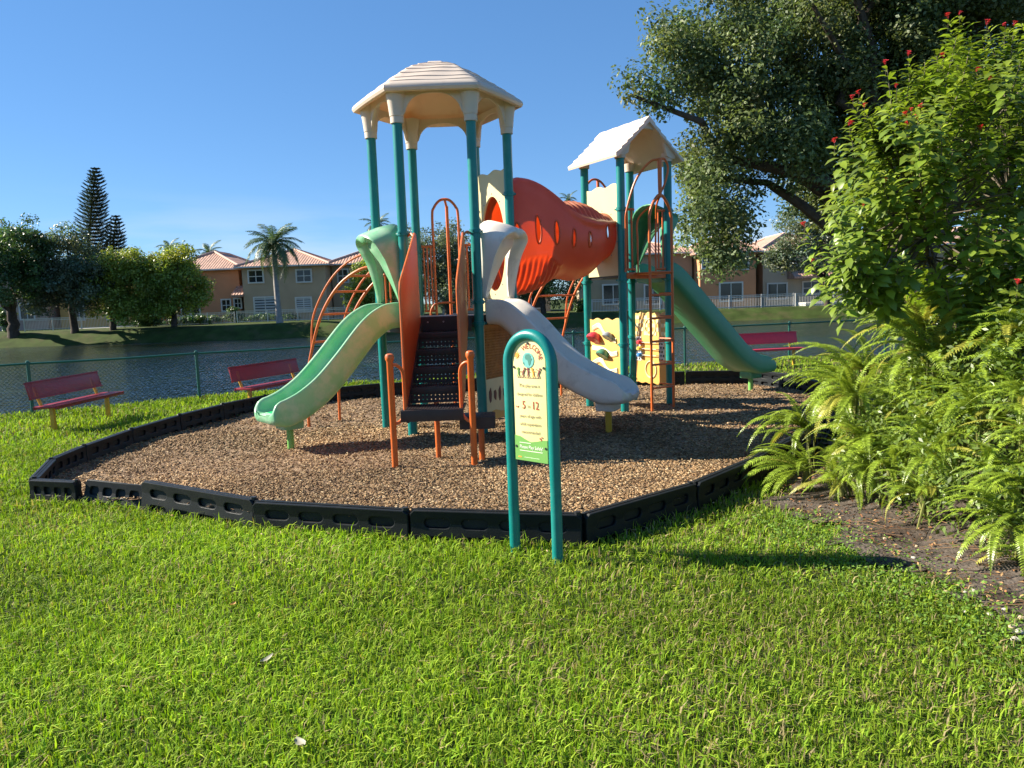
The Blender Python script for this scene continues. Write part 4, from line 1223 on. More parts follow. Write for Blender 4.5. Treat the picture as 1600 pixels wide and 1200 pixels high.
flat('sun_print', [disc(-.098, 1.312, .014)] + [[(-.098 + .016 * math.cos(a_ - .12), 1.312 + .016 * math.sin(a_ - .12)), (-.098 + .026 * math.cos(a_), 1.312 + .026 * math.sin(a_)), (-.098 + .016 * math.cos(a_ + .12), 1.312 + .016 * math.sin(a_ + .12))] for a_ in np.arange(0, 6.2, .7)], INK['orange'])
def kid(cx, cz, lean, arm):
    out = [disc(cx + lean * .02, cz + .028, .0075, 10)]
    def stick(p, q, w=.0026):
        p, q = Vector(p + (0,)), Vector(q + (0,)); d = (q - p).normalized(); s = Vector((-d.y, d.x, 0)) * w
        return [tuple((p + s)[:2]), tuple((p - s)[:2]), tuple((q - s)[:2]), tuple((q + s)[:2])]
    out.append(stick((cx, cz - .004), (cx + lean * .016, cz + .020), .0048))
    out.append(stick((cx, cz - .004), (cx - .011, cz - .026))); out.append(stick((cx, cz - .004), (cx + .010 + lean * .004, cz - .026)))
    out.append(stick((cx + lean * .01, cz + .015), (cx - .017, cz + .015 + arm * .012), .002)); out.append(stick((cx + lean * .01, cz + .015), (cx + .018, cz + .015 - arm * .008), .002))
    return out
for cx, ink, ln_, ar in ((-.088, 'green', 0, 1), (-.050, 'plum', .8, -1), (-.004, 'plum', 0, 1), (.042, 'orange', -.5, .4), (.082, 'plum', .9, 1)):
    flat('child_print', kid(cx, 1.20, ln_, ar), INK[ink], .002)
flat('ground_line', [[(-.10, 1.168), (.098, 1.168), (.098, 1.1700), (-.10, 1.1700)]], INK['plum'])
flat('white_rule', [[(-.10, .742), (.0, .742), (.0, .745), (-.10, .745)], [(-.10, .690), (.10, .690), (.10, .693), (-.10, .693)], [(-.06, .648), (.07, .648), (.07, .6495), (-.06, .6495)]], INK['white'], .0012)
flat('smile_print', [[(-.110 + .013 * math.cos(a_) * k_, .985 + .013 * math.sin(a_) * k_) for k_, rr in ((1, 0), (.6, 1)) for a_ in (np.linspace(3.3, 6.1, 8) if rr == 0 else np.linspace(6.1, 3.3, 8))]], INK['red'])
flat('flower_print', [disc(.082, .782, .006, 8), disc(.092, .772, .005, 8), disc(.098, .79, .005, 8)], INK['red'], .0012)
flat('maker_mark', [[(-.115, .644), (-.085, .644), (-.085, .652), (-.115, .652)]], INK['orange'], .0012)
def text(body, size, cx, cz, ink, rot=0.0, name='lettering', lift=.0015, squeeze=1.0):
    cu = bpy.data.curves.new('t', 'FONT'); cu.body = body; cu.size = size; cu.align_x = 'CENTER'; cu.align_y = 'CENTER'; cu.extrude = .0005; cu.resolution_u = 2
    ob = bpy.data.objects.new('t', cu); COL.objects.link(ob)
    me = bpy.data.meshes.new_from_object(ob.evaluated_get(bpy.context.evaluated_depsgraph_get()))
    bpy.data.objects.remove(ob); bpy.data.curves.remove(cu)
    c_, s_ = math.cos(rot), math.sin(rot)
    for v in me.vertices:
        a_, b_ = v.co.x * squeeze, v.co.y
        v.co = FO + sn * (lift + v.co.z) + sr * (cx + a_ * c_ - b_ * s_) + ZU * (cz + a_ * s_ + b_ * c_)
    me.materials.clear(); me.materials.append(ink)
    return obj(name, me, pnl)
for k, ch in enumerate('WELCOME'):
    an = R(118 - k * 17.2)
    text(ch, .047, .010 + .104 * math.cos(an) * .92, 1.272 + .100 * math.sin(an), INK['red'], an - math.pi / 2, squeeze=.92)
for body, cz, size in (('This play area is', 1.118, .030), ('designed for children', 1.062, .028), ('years of age with', .920, .029), ('adult supervision', .868, .029), ('recommended', .816, .029)):
    text(body, size, 0, cz, INK['grey'], squeeze=.93)
text('5', .074, -.052, .990, INK['red'], squeeze=.85); text('to', .032, -.008, .985, INK['grey'], squeeze=.85); text('12', .074, .048, .990, INK['red'], squeeze=.85)
text('Please Play Safely!', .031, .004, .716, INK['white'], squeeze=.92, lift=.003)
bl = [(0, PTOP - .022), (-PW + .012, 1.235), (PW - .012, 1.235), (-PW + .014, .716), (PW - .014, .722)]
for a_, z in bl:
    MB().tube([FO + sr * a_ + ZU * z, FO + sr * a_ + ZU * z + sn * .005], .0085, 10).build('bolt', MAT['black'], sg)

# ------------------------------------------------------------------ benches
def bench(loc, rz, label, red, redflat):
    t = thing('park_bench', label, 'bench', loc, rz, 'red benches around the play area')
    # along x, facing -y
    L_ = 1.9
    def bb(c_, size, rot=None): return MB().box(c_, size, rot)
    rb = Matrix.Rotation(R(-14), 3, 'X')
    b_ = bb((0, .245, .70), (L_, .028, .27), rb).build('backrest', MAT[red], t, world=False, bevel=.006)
    fr = MB()
    for z in (-.128, .128):
        p = rb @ Vector((0, -.004, z)) + Vector((0, .245, .70)); fr.box(p, (L_ + .01, .046, .022), rb)
    fr.build('backrest_rim', MAT['bench_red'] if red == 'bench_red' else MAT[red], b_, world=False)
    s_ = bb((0, .0, .445), (L_, .34, .028)).build('seat', MAT[redflat], t, world=False, bevel=.006)
    sr_ = MB(); sr_.box((0, -.172, .437), (L_ + .01, .022, .05)); sr_.box((0, .172, .437), (L_ + .01, .022, .05)); sr_.build('seat_rim', MAT[redflat], s_, world=False)
    for x in (-.75, .75):
        m = MB(); m.box((x, .02, .21), (.06, .06, .50)); m.build('leg', MAT['bench_yellow'], t, world=False, bevel=.006)
        m = MB(); m.box((x, .02, .418), (.055, .36, .035)); m.build('seat_bracket', MAT['bench_yellow'], t, world=False, bevel=.004)
        m = MB(); m.tube([(x, .17, .42), (x, .225, .56), (x, .268, .74)], .026, 8); m.build('back_bracket', MAT['bench_yellow'], t, world=False)
    return t
gz = lambda x, y: float(ground_z(x, y))
bench((-7.12, 12.3, gz(-7.12, 12.3)), math.atan2(1, .03), 'dark red metal bench with yellow legs on the grass at the far left', 'bench_red', 'bench_red_flat')
bA, bB = gnd(357, 573, .74), gnd(484, 556, .74); bM = (bA + bB) / 2 + Vector((.12, -.16, 0))
bench((bM.x, bM.y, gz(bM.x, bM.y)), math.atan2(bB.y - bA.y, bB.x - bA.x), 'dark red bench behind the mint slide beside the pit border', 'bench_red', 'bench_red_flat')
bR = gnd(1192, 519, .72)
bench((bR.x, bR.y - .2, gz(bR.x, bR.y)), math.atan2(.16, .97), 'bright red bench by the fence, partly behind the dark green slide and ferns', 'bench_bright', 'bench_bright')

# ------------------------------------------------------------------ chain link fence along the lake
fx = np.arange(-15.0, 16.0, .02); fy = fence_y(fx)
arc = np.concatenate([[0], np.cumsum(np.hypot(np.diff(fx), np.diff(fy)))])
def fpt(s): x_ = float(np.interp(s, arc, fx)); y_ = float(np.interp(s, arc, fy)); return Vector((x_, y_, gz(x_, y_)))
s0 = float(np.interp(-9.05, fx, arc)); SP = 2.97
fl = thing('chain_link_fence', 'dark green chain link fence along the near shore of the lake', 'fence', tuple(fpt(s0)))
FH = .98
first = s0 - SP * int(s0 / SP)
ss = np.arange(first, arc[-1], SP)
for s in ss:
    p = fpt(s)
    o = MB().lathe([(.030, -.3), (.030, FH + .02), (.036, FH + .025), (.030, FH + .05), (.008, FH + .06)], p, 12).build('fence_post', MAT['fencegreen'], fl)
for a_, b_ in zip(ss[:-1], ss[1:]):
    MB().tube([fpt(a_) + ZU * FH, fpt((a_ + b_) / 2) + ZU * (FH - .004), fpt(b_) + ZU * FH], .021, 8).build('top_rail', MAT['fencegreen'], fl)
# woven wire
def wire_mesh():
    pitch = .075; r_ = .0023
    Vs, Fs = [], []; k = 0
    for sgn in (-1, 1):
        for s in np.arange(-FH, arc[-1], pitch):
            a_, b_ = (s, s + FH - .02) if sgn > 0 else (s + FH - .02, s)
            pts = []
            for q in range(3):
                f = q / 2
                sp = a_ + (b_ - a_) * f
                p = fpt(min(max(sp, 0), arc[-1])); pts.append(Vector((p.x, p.y, p.z + .02 + f * (FH - .02))))
            for q in range(3):
                for dx, dz in ((0, r_), (-r_, -r_), (r_, -r_)): Vs.append((pts[q].x + dx, pts[q].y + sgn * .0015 + dx * .5, pts[q].z + dz))
            for q in range(2):
                for e in range(3):
                    e2 = (e + 1) % 3; Fs.append((k + q * 3 + e, k + q * 3 + e2, k + q * 3 + 3 + e2, k + q * 3 + 3 + e))
            k += 9
    return np_mesh('wire_mesh', np.array(Vs), np.array(Fs), MAT['fencegreen'])
wo = obj('wire_mesh', wire_mesh(), fl); tagit(wo, kind='stuff')

# ------------------------------------------------------------------ houses across the lake
MAT['glass'] = M('dark_window_glass', (0.02, 0.025, 0.03), .08, .1, 1)
MAT['blind'] = M('window_with_blinds', (0.42, 0.45, 0.48), .3, .1, 1)
MAT['trim'] = M('white_stucco_trim', (0.62, 0.60, 0.56), .7, .05)
def tilemat():
    m = M('clay_tile_roof', (0.44, 0.26, 0.19), .8, .25, 3, col2=(0.30, 0.18, 0.14), c2scale=1.2, c2lo=.5, c2hi=.7)
    N, L = m.node_tree.nodes, m.node_tree.links
    tc = N.new('ShaderNodeTexCoord'); wv = N.new('ShaderNodeTexWave'); wv.wave_type = 'BANDS'; wv.bands_direction = 'Z'; wv.inputs['Scale'].default_value = 3.2; wv.inputs['Distortion'].default_value = .6
    wx_ = N.new('ShaderNodeTexWave'); wx_.bands_direction = 'X'; wx_.inputs['Scale'].default_value = 1.2
    ad = N.new('ShaderNodeMath'); L.new(tc.outputs['Object'], wv.inputs['Vector']); L.new(tc.outputs['Object'], wx_.inputs['Vector'])
    L.new(wv.outputs['Fac'], ad.inputs[0]); L.new(wx_.outputs['Fac'], ad.inputs[1])
    bp = N.new('ShaderNodeBump'); bp.inputs['Strength'].default_value = .6; bp.inputs['Distance'].default_value = .08
    L.new(ad.outputs[0], bp.inputs['Height']); L.new(bp.outputs['Normal'], N['Principled BSDF'].inputs['Normal'])
    return m
MAT['tiles'] = tilemat()
MAT['ridge'] = M('clay_ridge_tiles', (0.55, 0.36, 0.28), .8, .15, 4)
WALL = {}
def wallmat(key, c): 
    if key not in WALL: WALL[key] = M(key + '_stucco', c, .9, .07, .8, bump=.15, bscale=12, spec=.2)
    return WALL[key]
def house(label, px0, px1, Y, wall, eave=5.5, rise=1.75, depth=11, windows=(), ext=None, z0=None):
    """windows: (px, py, w_px, h_px, kind) measured on the lake-side wall"""
    A, B = at(px0, 470, Y), at(px1, 470, Y)
    x0, x1 = A.x, B.x
    z0 = float(ground_z((x0 + x1) / 2, Y)) if z0 is None else z0
    t = thing('house', label, 'house', ((x0 + x1) / 2, Y, z0), 0, 'two storey houses across the lake')
    MB().box(((x0 + x1) / 2, Y + depth / 2, z0 + eave / 2 - .25), (x1 - x0, depth, eave + .5)).build('wall', wall, t, smooth=False)
    ov = .55; ex0, ex1, ey0, ey1 = x0 - ov, x1 + ov, Y - ov, Y + depth + ov
    w_ = ex1 - ex0; dd = ey1 - ey0; hl = min(w_, dd) / 2; zt = z0 + eave + rise
    if w_ > dd: r0, r1 = Vector((ex0 + hl, (ey0 + ey1) / 2, zt)), Vector((ex1 - hl, (ey0 + ey1) / 2, zt))
    else: r0, r1 = Vector(((ex0 + ex1) / 2, ey0 + hl, zt)), Vector(((ex0 + ex1) / 2, ey1 - hl, zt))
    ze = z0 + eave + .02
    c4 = [Vector((ex0, ey0, ze)), Vector((ex1, ey0, ze)), Vector((ex1, ey1, ze)), Vector((ex0, ey1, ze))]
    lo4 = [p - Vector((0, 0, .16)) for p in c4]
    vs = c4 + lo4 + [r0, r1]
    if w_ > dd: fs = [(0, 1, 9, 8), (1, 2, 9), (2, 3, 8, 9), (3, 0, 8)]
    else: fs = [(0, 1, 8), (1, 2, 9, 8), (2, 3, 9), (3, 0, 8, 9)]
    fs += [(0, 4, 5, 1), (1, 5, 6, 2), (2, 6, 7, 3), (3, 7, 4, 0), (7, 6, 5, 4)]
    rf = MB().add(vs, fs).build('roof', MAT['tiles'], t, smooth=False)
    rc = MB(); lift = Vector((0, 0, .05))
    ends = [(c4[0], r0), (c4[1], r1 if w_ > dd else r0), (c4[2], r1), (c4[3], r0 if w_ > dd else r1)]
    for p, q in ends + [(r0, r1)]:
        if (q - p).length > .3: rc.tube([p + lift, q + lift], .11, 6)
    rc.build('ridge_tiles', MAT['ridge'], rf)
    gt = MB(); gt.box(((ex0 + ex1) / 2, ey0 - .06, ze - .07), (w_, .12, .13)); gt.build('gutter', MAT['trim'], rf, smooth=False)
    for (wx, wy, ww, wh, kind) in windows:
        c_ = at(wx, wy, Y); w2, h2 = ww / F * Y, wh / F * Y
        fr = MB(); b_ = .13
        fr.box((c_.x, Y - .05, c_.z + h2 / 2 + b_ / 2), (w2 + 2 * b_, .14, b_)); fr.box((c_.x, Y - .05, c_.z - h2 / 2 - b_ / 2), (w2 + 2 * b_, .14, b_))
        fr.box((c_.x - w2 / 2 - b_ / 2, Y - .05, c_.z), (b_, .14, h2)); fr.box((c_.x + w2 / 2 + b_ / 2, Y - .05, c_.z), (b_, .14, h2))
        wo_ = fr.build('window' if kind != 'door' else 'patio_door', MAT['trim'], t, smooth=False)
        MB().box((c_.x, Y - .02, c_.z), (w2, .02, h2)).build('pane', MAT['glass'], wo_, smooth=False)
        mu = MB(); mu.box((c_.x, Y - .045, c_.z), (.07, .05, h2))
        if kind == 'win': mu.box((c_.x, Y - .045, c_.z), (w2, .045, .07))
        mu.build('mullion', MAT['trim'], wo_, smooth=False)
        if kind == 'blind':
            bm_ = MB()
            for q in range(6): bm_.box((c_.x, Y - .04, c_.z - h2 / 2 + (q + .6) * h2 / 6), (w2, .03, h2 / 9))
            bm_.build('blind', MAT['blind'], wo_, smooth=False)
    if ext:                                     # single storey lean-to roof strip: px0, px1, py_top
        p0, p1 = at(ext[0], ext[2], Y - 1.5), at(ext[1], ext[2], Y - 1.5)
        xm = (p0.x + p1.x) / 2; wd = p1.x - p0.x
        MB().add([(p0.x, Y + .02, p0.z + .9), (p1.x, Y + .02, p0.z + .9), (p1.x, Y - 1.7, p0.z), (p0.x, Y - 1.7, p0.z), (p0.x, Y + .02, p0.z - .2), (p1.x, Y + .02, p0.z - .2), (p1.x, Y - 1.7, p0.z - .2), (p0.x, Y - 1.7, p0.z - .2)],
                 [(0, 1, 2, 3), (4, 7, 6, 5), (3, 2, 6, 7), (0, 3, 7, 4), (1, 5, 6, 2)]).build('porch_roof', MAT['tiles'], t, smooth=False)
    return t
tan = wallmat('tan', (0.46, 0.34, 0.225)); salmon = wallmat('salmon', (0.60, 0.27, 0.14)); ochre = wallmat('ochre', (0.55, 0.33, 0.12)); pinkw = wallmat('dusty_pink', (0.42, 0.30, 0.25)); cream_w = wallmat('cream', (0.46, 0.38, 0.28)); tan_shade = wallmat('shaded_tan', (0.37, 0.29, 0.20))  # darker tan: the same stucco with the walls' shade put into its colour
house('dusty pink house at the far left mostly behind the broad tree', -120, 72, 71, pinkw, windows=[(43, 487, 20, 22, 'door'), (10, 430, 18, 18, 'win')])
house('ochre yellow house hidden behind the left lakeside trees', 92, 214, 72, ochre, windows=[(124, 487, 14, 24, 'door'), (178, 487, 20, 22, 'door'), (150, 437, 18, 18, 'win')])
house('salmon orange house with a tiled roof beside the tan house', 262, 376, 72.5, salmon, eave=5.1, rise=1.9, windows=[(298, 478, 26, 32, 'door'), (354, 477, 12, 16, 'win'), (372, 474, 9, 13, 'win')], ext=(362, 381, 461))
house('tan house with four windows behind the lone palm', 381, 511, 71, tan, eave=5.15, rise=1.75, windows=[(400, 432, 21, 17, 'win'), (475, 431, 21, 17, 'win'), (415, 478, 32, 25, 'blind'), (475, 476, 22, 20, 'blind')])
house('shaded tan house directly right of the four-window house', 521, 640, 73, tan_shade, eave=5.2, rise=1.8, windows=[(536, 431, 14, 18, 'win'), (548, 470, 18, 18, 'win'), (600, 432, 18, 16, 'win')])
house('grey-tan house seen between the stair tower and the tube', 690, 860, 74, cream_w, eave=5.0, windows=[(716, 480, 16, 18, 'door'), (830, 470, 30, 22, 'door')])
house('shaded tan house with patio doors behind the square tower', 905, 1082, 68, tan_shade, eave=5.0, windows=[(958, 460, 30, 28, 'door'), (1020, 460, 24, 28, 'door'), (950, 408, 18, 17, 'win')])
house('orange house behind the dark green slide', 1094, 1181, 66, salmon, eave=4.85, rise=1.6, windows=[(1142, 456, 33, 26, 'door'), (1160, 411, 16, 17, 'win'), (1104, 410, 12, 16, 'win')])
house('cream house with a small porch roof behind the slim lakeside oak', 1192, 1296, 67.5, cream_w, eave=4.85, rise=1.7, windows=[(1214, 455, 28, 22, 'door'), (1267, 450, 24, 18, 'win'), (1232, 402, 18, 16, 'win')], ext=(1240, 1312, 432))
house('peach house at the far right behind the flowering shrub', 1302, 1450, 66.5, wallmat('peach', (0.52, 0.30, 0.17)), eave=4.9, rise=1.7, windows=[(1312, 449, 20, 18, 'win'), (1362, 446, 28, 26, 'door'), (1420, 448, 22, 24, 'door'), (1340, 398, 18, 16, 'win')])
house('tan house beyond the peach one, almost hidden by leaves', 1462, 1640, 67, tan, eave=4.9, windows=[(1500, 446, 28, 26, 'door'), (1560, 446, 26, 26, 'door')])

# garden fences in front of the houses
def garden_fence(label, px0, px1, Y, h=1.05):
    A, B = at(px0, 490, Y), at(px1, 490, Y); x0, x1 = A.x, B.x; z0 = float(ground_z((x0 + x1) / 2, Y))
    t = thing('garden_fence', label, 'fence', ((x0 + x1) / 2, Y, z0), 0, 'white metal fences behind the lake houses')
    n = max(2, int((x1 - x0) / 2.3))
    for k in range(n + 1):
        MB().box((x0 + (x1 - x0) * k / n, Y, z0 + h / 2), (.08, .08, h + .1)).build('fence_post', MAT['trim'], t, smooth=False)
    m = MB()
    for z in (.12, h - .14, h): m.box(((x0 + x1) / 2, Y, z0 + z), (x1 - x0, .045, .05))
    m.build('rail', MAT['trim'], t, smooth=False)
    m = MB()
    for x_ in np.arange(x0 + .06, x1, .13): m.box((x_, Y, z0 + h / 2), (.022, .022, h))
    tagit(m.build('pickets', MAT['trim'], t, smooth=False), kind='stuff')
garden_fence('white metal fence beneath the broad left tree', 36, 215, 66)
garden_fence('white metal fence in front of the salmon house', 240, 366, 67.5)
garden_fence('white metal fence in front of the tan four-window house', 370, 560, 67)
garden_fence('white metal fence seen through the square tower', 925, 1085, 63)
garden_fence('white metal fence in front of the orange house', 1090, 1240, 61.5)
garden_fence('white metal fence behind the slim lakeside oak', 1243, 1362, 62)
garden_fence('white metal fence at the right, half hidden by ferns', 1366, 1520, 62)
for (a_, b_, Y, z) in ((120, 212, 68, .03), (1248, 1362, 64, .05)):
    A, B = at(a_, 490, Y), at(b_, 490, Y)
    tagit(MB().box(((A.x + B.x) / 2, Y, z - .1), (B.x - A.x, 3.0, .25 + 2 * .6)).build('patio', MAT['trim'], smooth=False), kind='structure')
# ------------------------------------------------------------------ trees
MAT['bark'] = M('grey_brown_bark', (0.075, 0.058, 0.046), .9, .3, 6, bump=.8, bscale=18, spec=.15)
MAT['palmbark'] = M('pale_palm_trunk', (0.30, 0.27, 0.24), .85, .2, 4, bump=.4, bscale=10)
def leafmat(name, c, tr=.28, rough=.42, spec=.5):
    return M(name, c, rough, .25, .6, transl=tr, tcol=(c[0] * 1.5, c[1] * 1.6, c[2] * .8), tint=True, spec=spec)
MAT['oak'] = leafmat('oak_leaf', (0.120, 0.155, 0.062), .30, .5, .4)
MAT['dark'] = leafmat('dark_green_leaf', (0.075, 0.130, 0.036))
MAT['greyg'] = leafmat('grey_green_leaf', (0.120, 0.148, 0.084))
MAT['bright'] = leafmat('yellow_green_leaf', (0.230, 0.280, 0.042))
MAT['palm'] = leafmat('palm_leaf', (0.055, 0.085, 0.030))
MAT['pine'] = leafmat('dark_needle', (0.028, 0.052, 0.026), .15)

def crown_leaves(ells, nclump, per, crad, lsize, aspect=.55, shell=.45, up=.5, flatten=.75):
    """clumps of leaves spread through a set of ellipsoids (centre, radii)"""
    vol = np.array([e[1][0] * e[1][1] * e[1][2] for e in ells]) ** .8; vol /= vol.sum()
    idx = rng.choice(len(ells), nclump, p=vol)
    d = rng.normal(0, 1, (nclump, 3)); d /= np.linalg.norm(d, axis=1)[:, None]
    r_ = (shell + (1 - shell) * rng.random(nclump) ** .6) * rng.uniform(.88, 1.08, nclump)
    C = np.array([e[0] for e in ells])[idx] + d * np.array([e[1] for e in ells])[idx] * r_[:, None]
    cr = crad * rng.uniform(.55, 1.35, nclump)
    cnt = np.maximum(6, (per * (cr / crad) ** 2).astype(int))
    ci = np.repeat(np.arange(nclump), cnt); n = len(ci)
    dl = rng.normal(0, 1, (n, 3)); dl /= np.linalg.norm(dl, axis=1)[:, None]
    rr = rng.random(n) ** .45
    off = dl * (rr * cr[ci])[:, None]; off[:, 2] *= flatten
    P = C[ci] + off
    nrm = dl * .8 + rng.normal(0, .6, (n, 3)) + np.array([0, 0, up])
    V, Fq = leaf_quads(P, nrm, lsize * rng.uniform(.6, 1.35, n), aspect)
    cl = rng.uniform(.72, 1.28, nclump); hue = rng.normal(0, .10, nclump)
    t = (cl[ci] * rng.uniform(.7, 1.3, n))[:, None] * np.stack([1 + hue[ci], np.ones(n), 1 - hue[ci]], 1)
    return V, Fq, np.repeat(np.clip(t, .2, 2.5), 4, 0), C
def px_ell(px, py, Y, rx, ry, depth=1.0):
    c_ = at(px, py, Y); k = Y / F
    return ((c_.x, c_.y, c_.z), (rx * k, rx * k * depth, ry * k))
def limb(a_, b_, r0, r1, wob, n=6, sag=0.0):
    a_, b_ = Vector(a_), Vector(b_); pts = []
    for k in range(n + 1):
        f = k / n; w_ = math.sin(f * math.pi) * wob
        pts.append(a_.lerp(b_, f) + Vector((random.uniform(-w_, w_), random.uniform(-w_, w_), random.uniform(-w_, w_) * .6 + sag * math.sin(f * math.pi))))
    return pts, [r0 + (r1 - r0) * k / n for k in range(n + 1)]
def tree(name, label, base, fork_z, ells, mat, nclump, per, crad, lsize, trunk_r, nlimb=9, cat='tree', group=None, lean=(0, 0), **kw):
    base = Vector(base); k_ = max(base.y, 60.5) / base.y if base.y > 50 else 1.0; base.x *= k_; base.y *= k_; base.z = float(ground_z(base.x, base.y)); t = thing(name, label, cat, tuple(base), 0, group)
    V, Fq, tn, C = crown_leaves(ells, nclump, per, crad, lsize, **kw)
    fk = base + Vector((lean[0], lean[1], fork_z))
    m = MB(); pts, rs = limb(base - Vector((0, 0, .3)), fk, trunk_r * 1.25, trunk_r * .85, trunk_r * .35, 7); rs[0] *= 1.25; m.tube(pts, rs, 12)
    m.build('trunk', MAT['bark'], t)
    pick = C[rng.choice(len(C), min(nlimb, len(C)), replace=False)]
    for p in pick:
        m = MB(); pts, rs = limb(fk - Vector((0, 0, trunk_r)), p, trunk_r * .55, trunk_r * .10, (Vector(p) - fk).length * .07, 8, (Vector(p) - fk).length * .06); m.tube(pts, rs, 8)
        m.build('limb', MAT['bark'], t)
    o = obj('crown', np_mesh('crown', V, Fq, mat, col=tn), t)
    return t
# big oak on the near shore, right
oak = [px_ell(1040, 105, 19.5, 62, 72), px_ell(1012, 165, 19.0, 38, 32), px_ell(1120, 60, 20.5, 86, 95), px_ell(1290, 300, 21.5, 70, 60), px_ell(1130, 190, 19.5, 92, 92), px_ell(1122, 330, 19.0, 56, 100), px_ell(1120, 360, 20.0, 50, 70), px_ell(1130, 290, 20.5, 60, 80), px_ell(1095, 290, 20.0, 36, 70), px_ell(1215, 120, 20, 120, 130),
       px_ell(1240, 240, 19.5, 90, 66), px_ell(1340, 90, 20.5, 130, 160), px_ell(1330, 230, 21, 90, 90), px_ell(1440, 60, 20, 130, 170), px_ell(1560, 100, 21, 140, 190), px_ell(1270, -60, 21, 165, 110), px_ell(1480, -60, 21, 220, 130),
       px_ell(1150, 385, 19.0, 36, 46), px_ell(1110, 400, 19.5, 34, 34), px_ell(1450, 250, 22, 120, 120), px_ell(1600, 280, 22, 120, 130), px_ell(1720, 60, 21.5, 150, 200)]
tree('oak_tree', 'huge dark oak filling the upper right behind the flowering shrub', (11.2, 20.5, -.2), 2.6, oak, MAT['oak'], 1750, 185, .56, .114, .42, 22, shell=.25, up=.6)
# slim oak on the far lawn
tree('oak_tree', 'slim grey-green oak on the far lawn in front of the cream house', tuple(at(1292, 484, 57)), 2.2,
     [px_ell(1246, 388, 57, 46, 44), px_ell(1290, 372, 57, 40, 30), px_ell(1335, 392, 57, 44, 42), px_ell(1260, 345, 58, 40, 28), px_ell(1215, 405, 57, 22, 26)], MAT['greyg'], 150, 110, .75, .20, .22, 8)
far = 'trees along the far shore'
tree('shade_tree', 'broad dark green tree at the far left of the lake', tuple(at(22, 520, 56)), 2.2,
     [px_ell(18, 385, 56, 62, 44), px_ell(-40, 400, 57, 60, 60), px_ell(48, 410, 56, 36, 40), px_ell(10, 430, 56, 56, 40), px_ell(62, 378, 56, 22, 24)], MAT['dark'], 260, 120, .75, .21, .36, 10, group=far)
tree('shade_tree', 'grey-green tree between the broad dark tree and the bright one', tuple(at(116, 512, 58)), 2.6,
     [px_ell(108, 400, 58, 42, 42), px_ell(90, 440, 58, 44, 36), px_ell(130, 440, 58, 40, 44), px_ell(100, 375, 58, 24, 22), px_ell(62, 455, 58, 30, 34)], MAT['greyg'], 230, 110, .75, .20, .24, 8, group=far)
tree('shade_tree', 'bright yellow-green bushy tree by the lake, fullest on its left', tuple(at(176, 508, 59)), 1.5,
     [px_ell(165, 440, 59, 38, 34), px_ell(195, 415, 59, 38, 28), px_ell(170, 470, 59, 34, 28), px_ell(215, 450, 59, 36, 40), px_ell(205, 480, 59, 36, 22), px_ell(145, 428, 59, 16, 16)], MAT['bright'], 240, 110, .72, .21, .22, 7, group=far)
tree('shade_tree', 'rounded dark yellow-green tree touching the salmon house', tuple(at(272, 505, 60)), 1.6,
     [px_ell(262, 425, 60, 42, 32), px_ell(290, 450, 60, 32, 38), px_ell(250, 465, 60, 34, 34), px_ell(280, 405, 60, 28, 18), px_ell(240, 445, 60, 22, 30)], MAT['bright'], 230, 110, .72, .21, .2, 7, group=far)
tree('shade_tree', 'loose olive tree rising behind the stair tower', tuple(at(700, 498, 62)), 2.4,
     [px_ell(680, 395, 62, 52, 42), px_ell(720, 420, 62, 46, 50), px_ell(650, 430, 62, 40, 44), px_ell(690, 450, 62, 60, 36), px_ell(700, 365, 62, 30, 22), px_ell(640, 380, 62, 26, 26)], MAT['greyg'], 300, 105, .7, .18, .22, 8, group=far)
tree('shade_tree', 'small yellowish tree in front of the shaded tan house', tuple(at(578, 500, 60)), 1.5,
     [px_ell(575, 440, 60, 26, 34), px_ell(592, 415, 60, 26, 20), px_ell(560, 465, 60, 20, 22), px_ell(600, 455, 60, 28, 34)], MAT['bright'], 140, 100, .65, .2, .18, 6, group=far)
tree('shade_tree', 'dark tree behind the white slide and tube', tuple(at(850, 495, 62)), 1.8,
     [px_ell(820, 430, 62, 40, 34), px_ell(870, 440, 62, 40, 32), px_ell(780, 440, 62, 34, 30), px_ell(760, 400, 62, 24, 30)], MAT['dark'], 190, 100, .7, .19, .2, 7, group=far)
for lab, px, py, Y, rx, ry in (('clipped round dark shrub at the salmon house corner', 367, 492, 65, 13, 13), ('low dark hedge below the rounded yellow-green tree', 300, 498, 64, 50, 8), ('low dark hedge beside the tan house fence', 420, 497, 66.2, 48, 5), ('dark shrub mass between the two bright lakeside trees', 228, 492, 62, 26, 22),
                               ('spiky pale shrub at the far left shore', 8, 500, 55, 16, 22), ('small round shrub behind the curved back climber', 905, 486, 58, 10, 12)):
    Y = max(Y, 60) + 4
    e = [px_ell(px, py, Y, rx, ry, .6 if rx < 20 else .25)]
    gzz = float(ground_z(e[0][0][0], Y)); e = [((e[0][0][0], Y, gzz + e[0][1][2] * .85), e[0][1])]
    V, Fq, tn, C = crown_leaves(e, 26 if rx < 20 else 90, 90, .32, .17, shell=.2)
    t = thing('shrub', lab, 'shrub', (e[0][0][0], Y, gzz)); obj('foliage', np_mesh('foliage', V, Fq, MAT['dark'], col=tn), t)
    MB().tube([(e[0][0][0], Y, -.2), (e[0][0][0], Y, e[0][0][2])], .06, 6).build('stem', MAT['bark'], t)

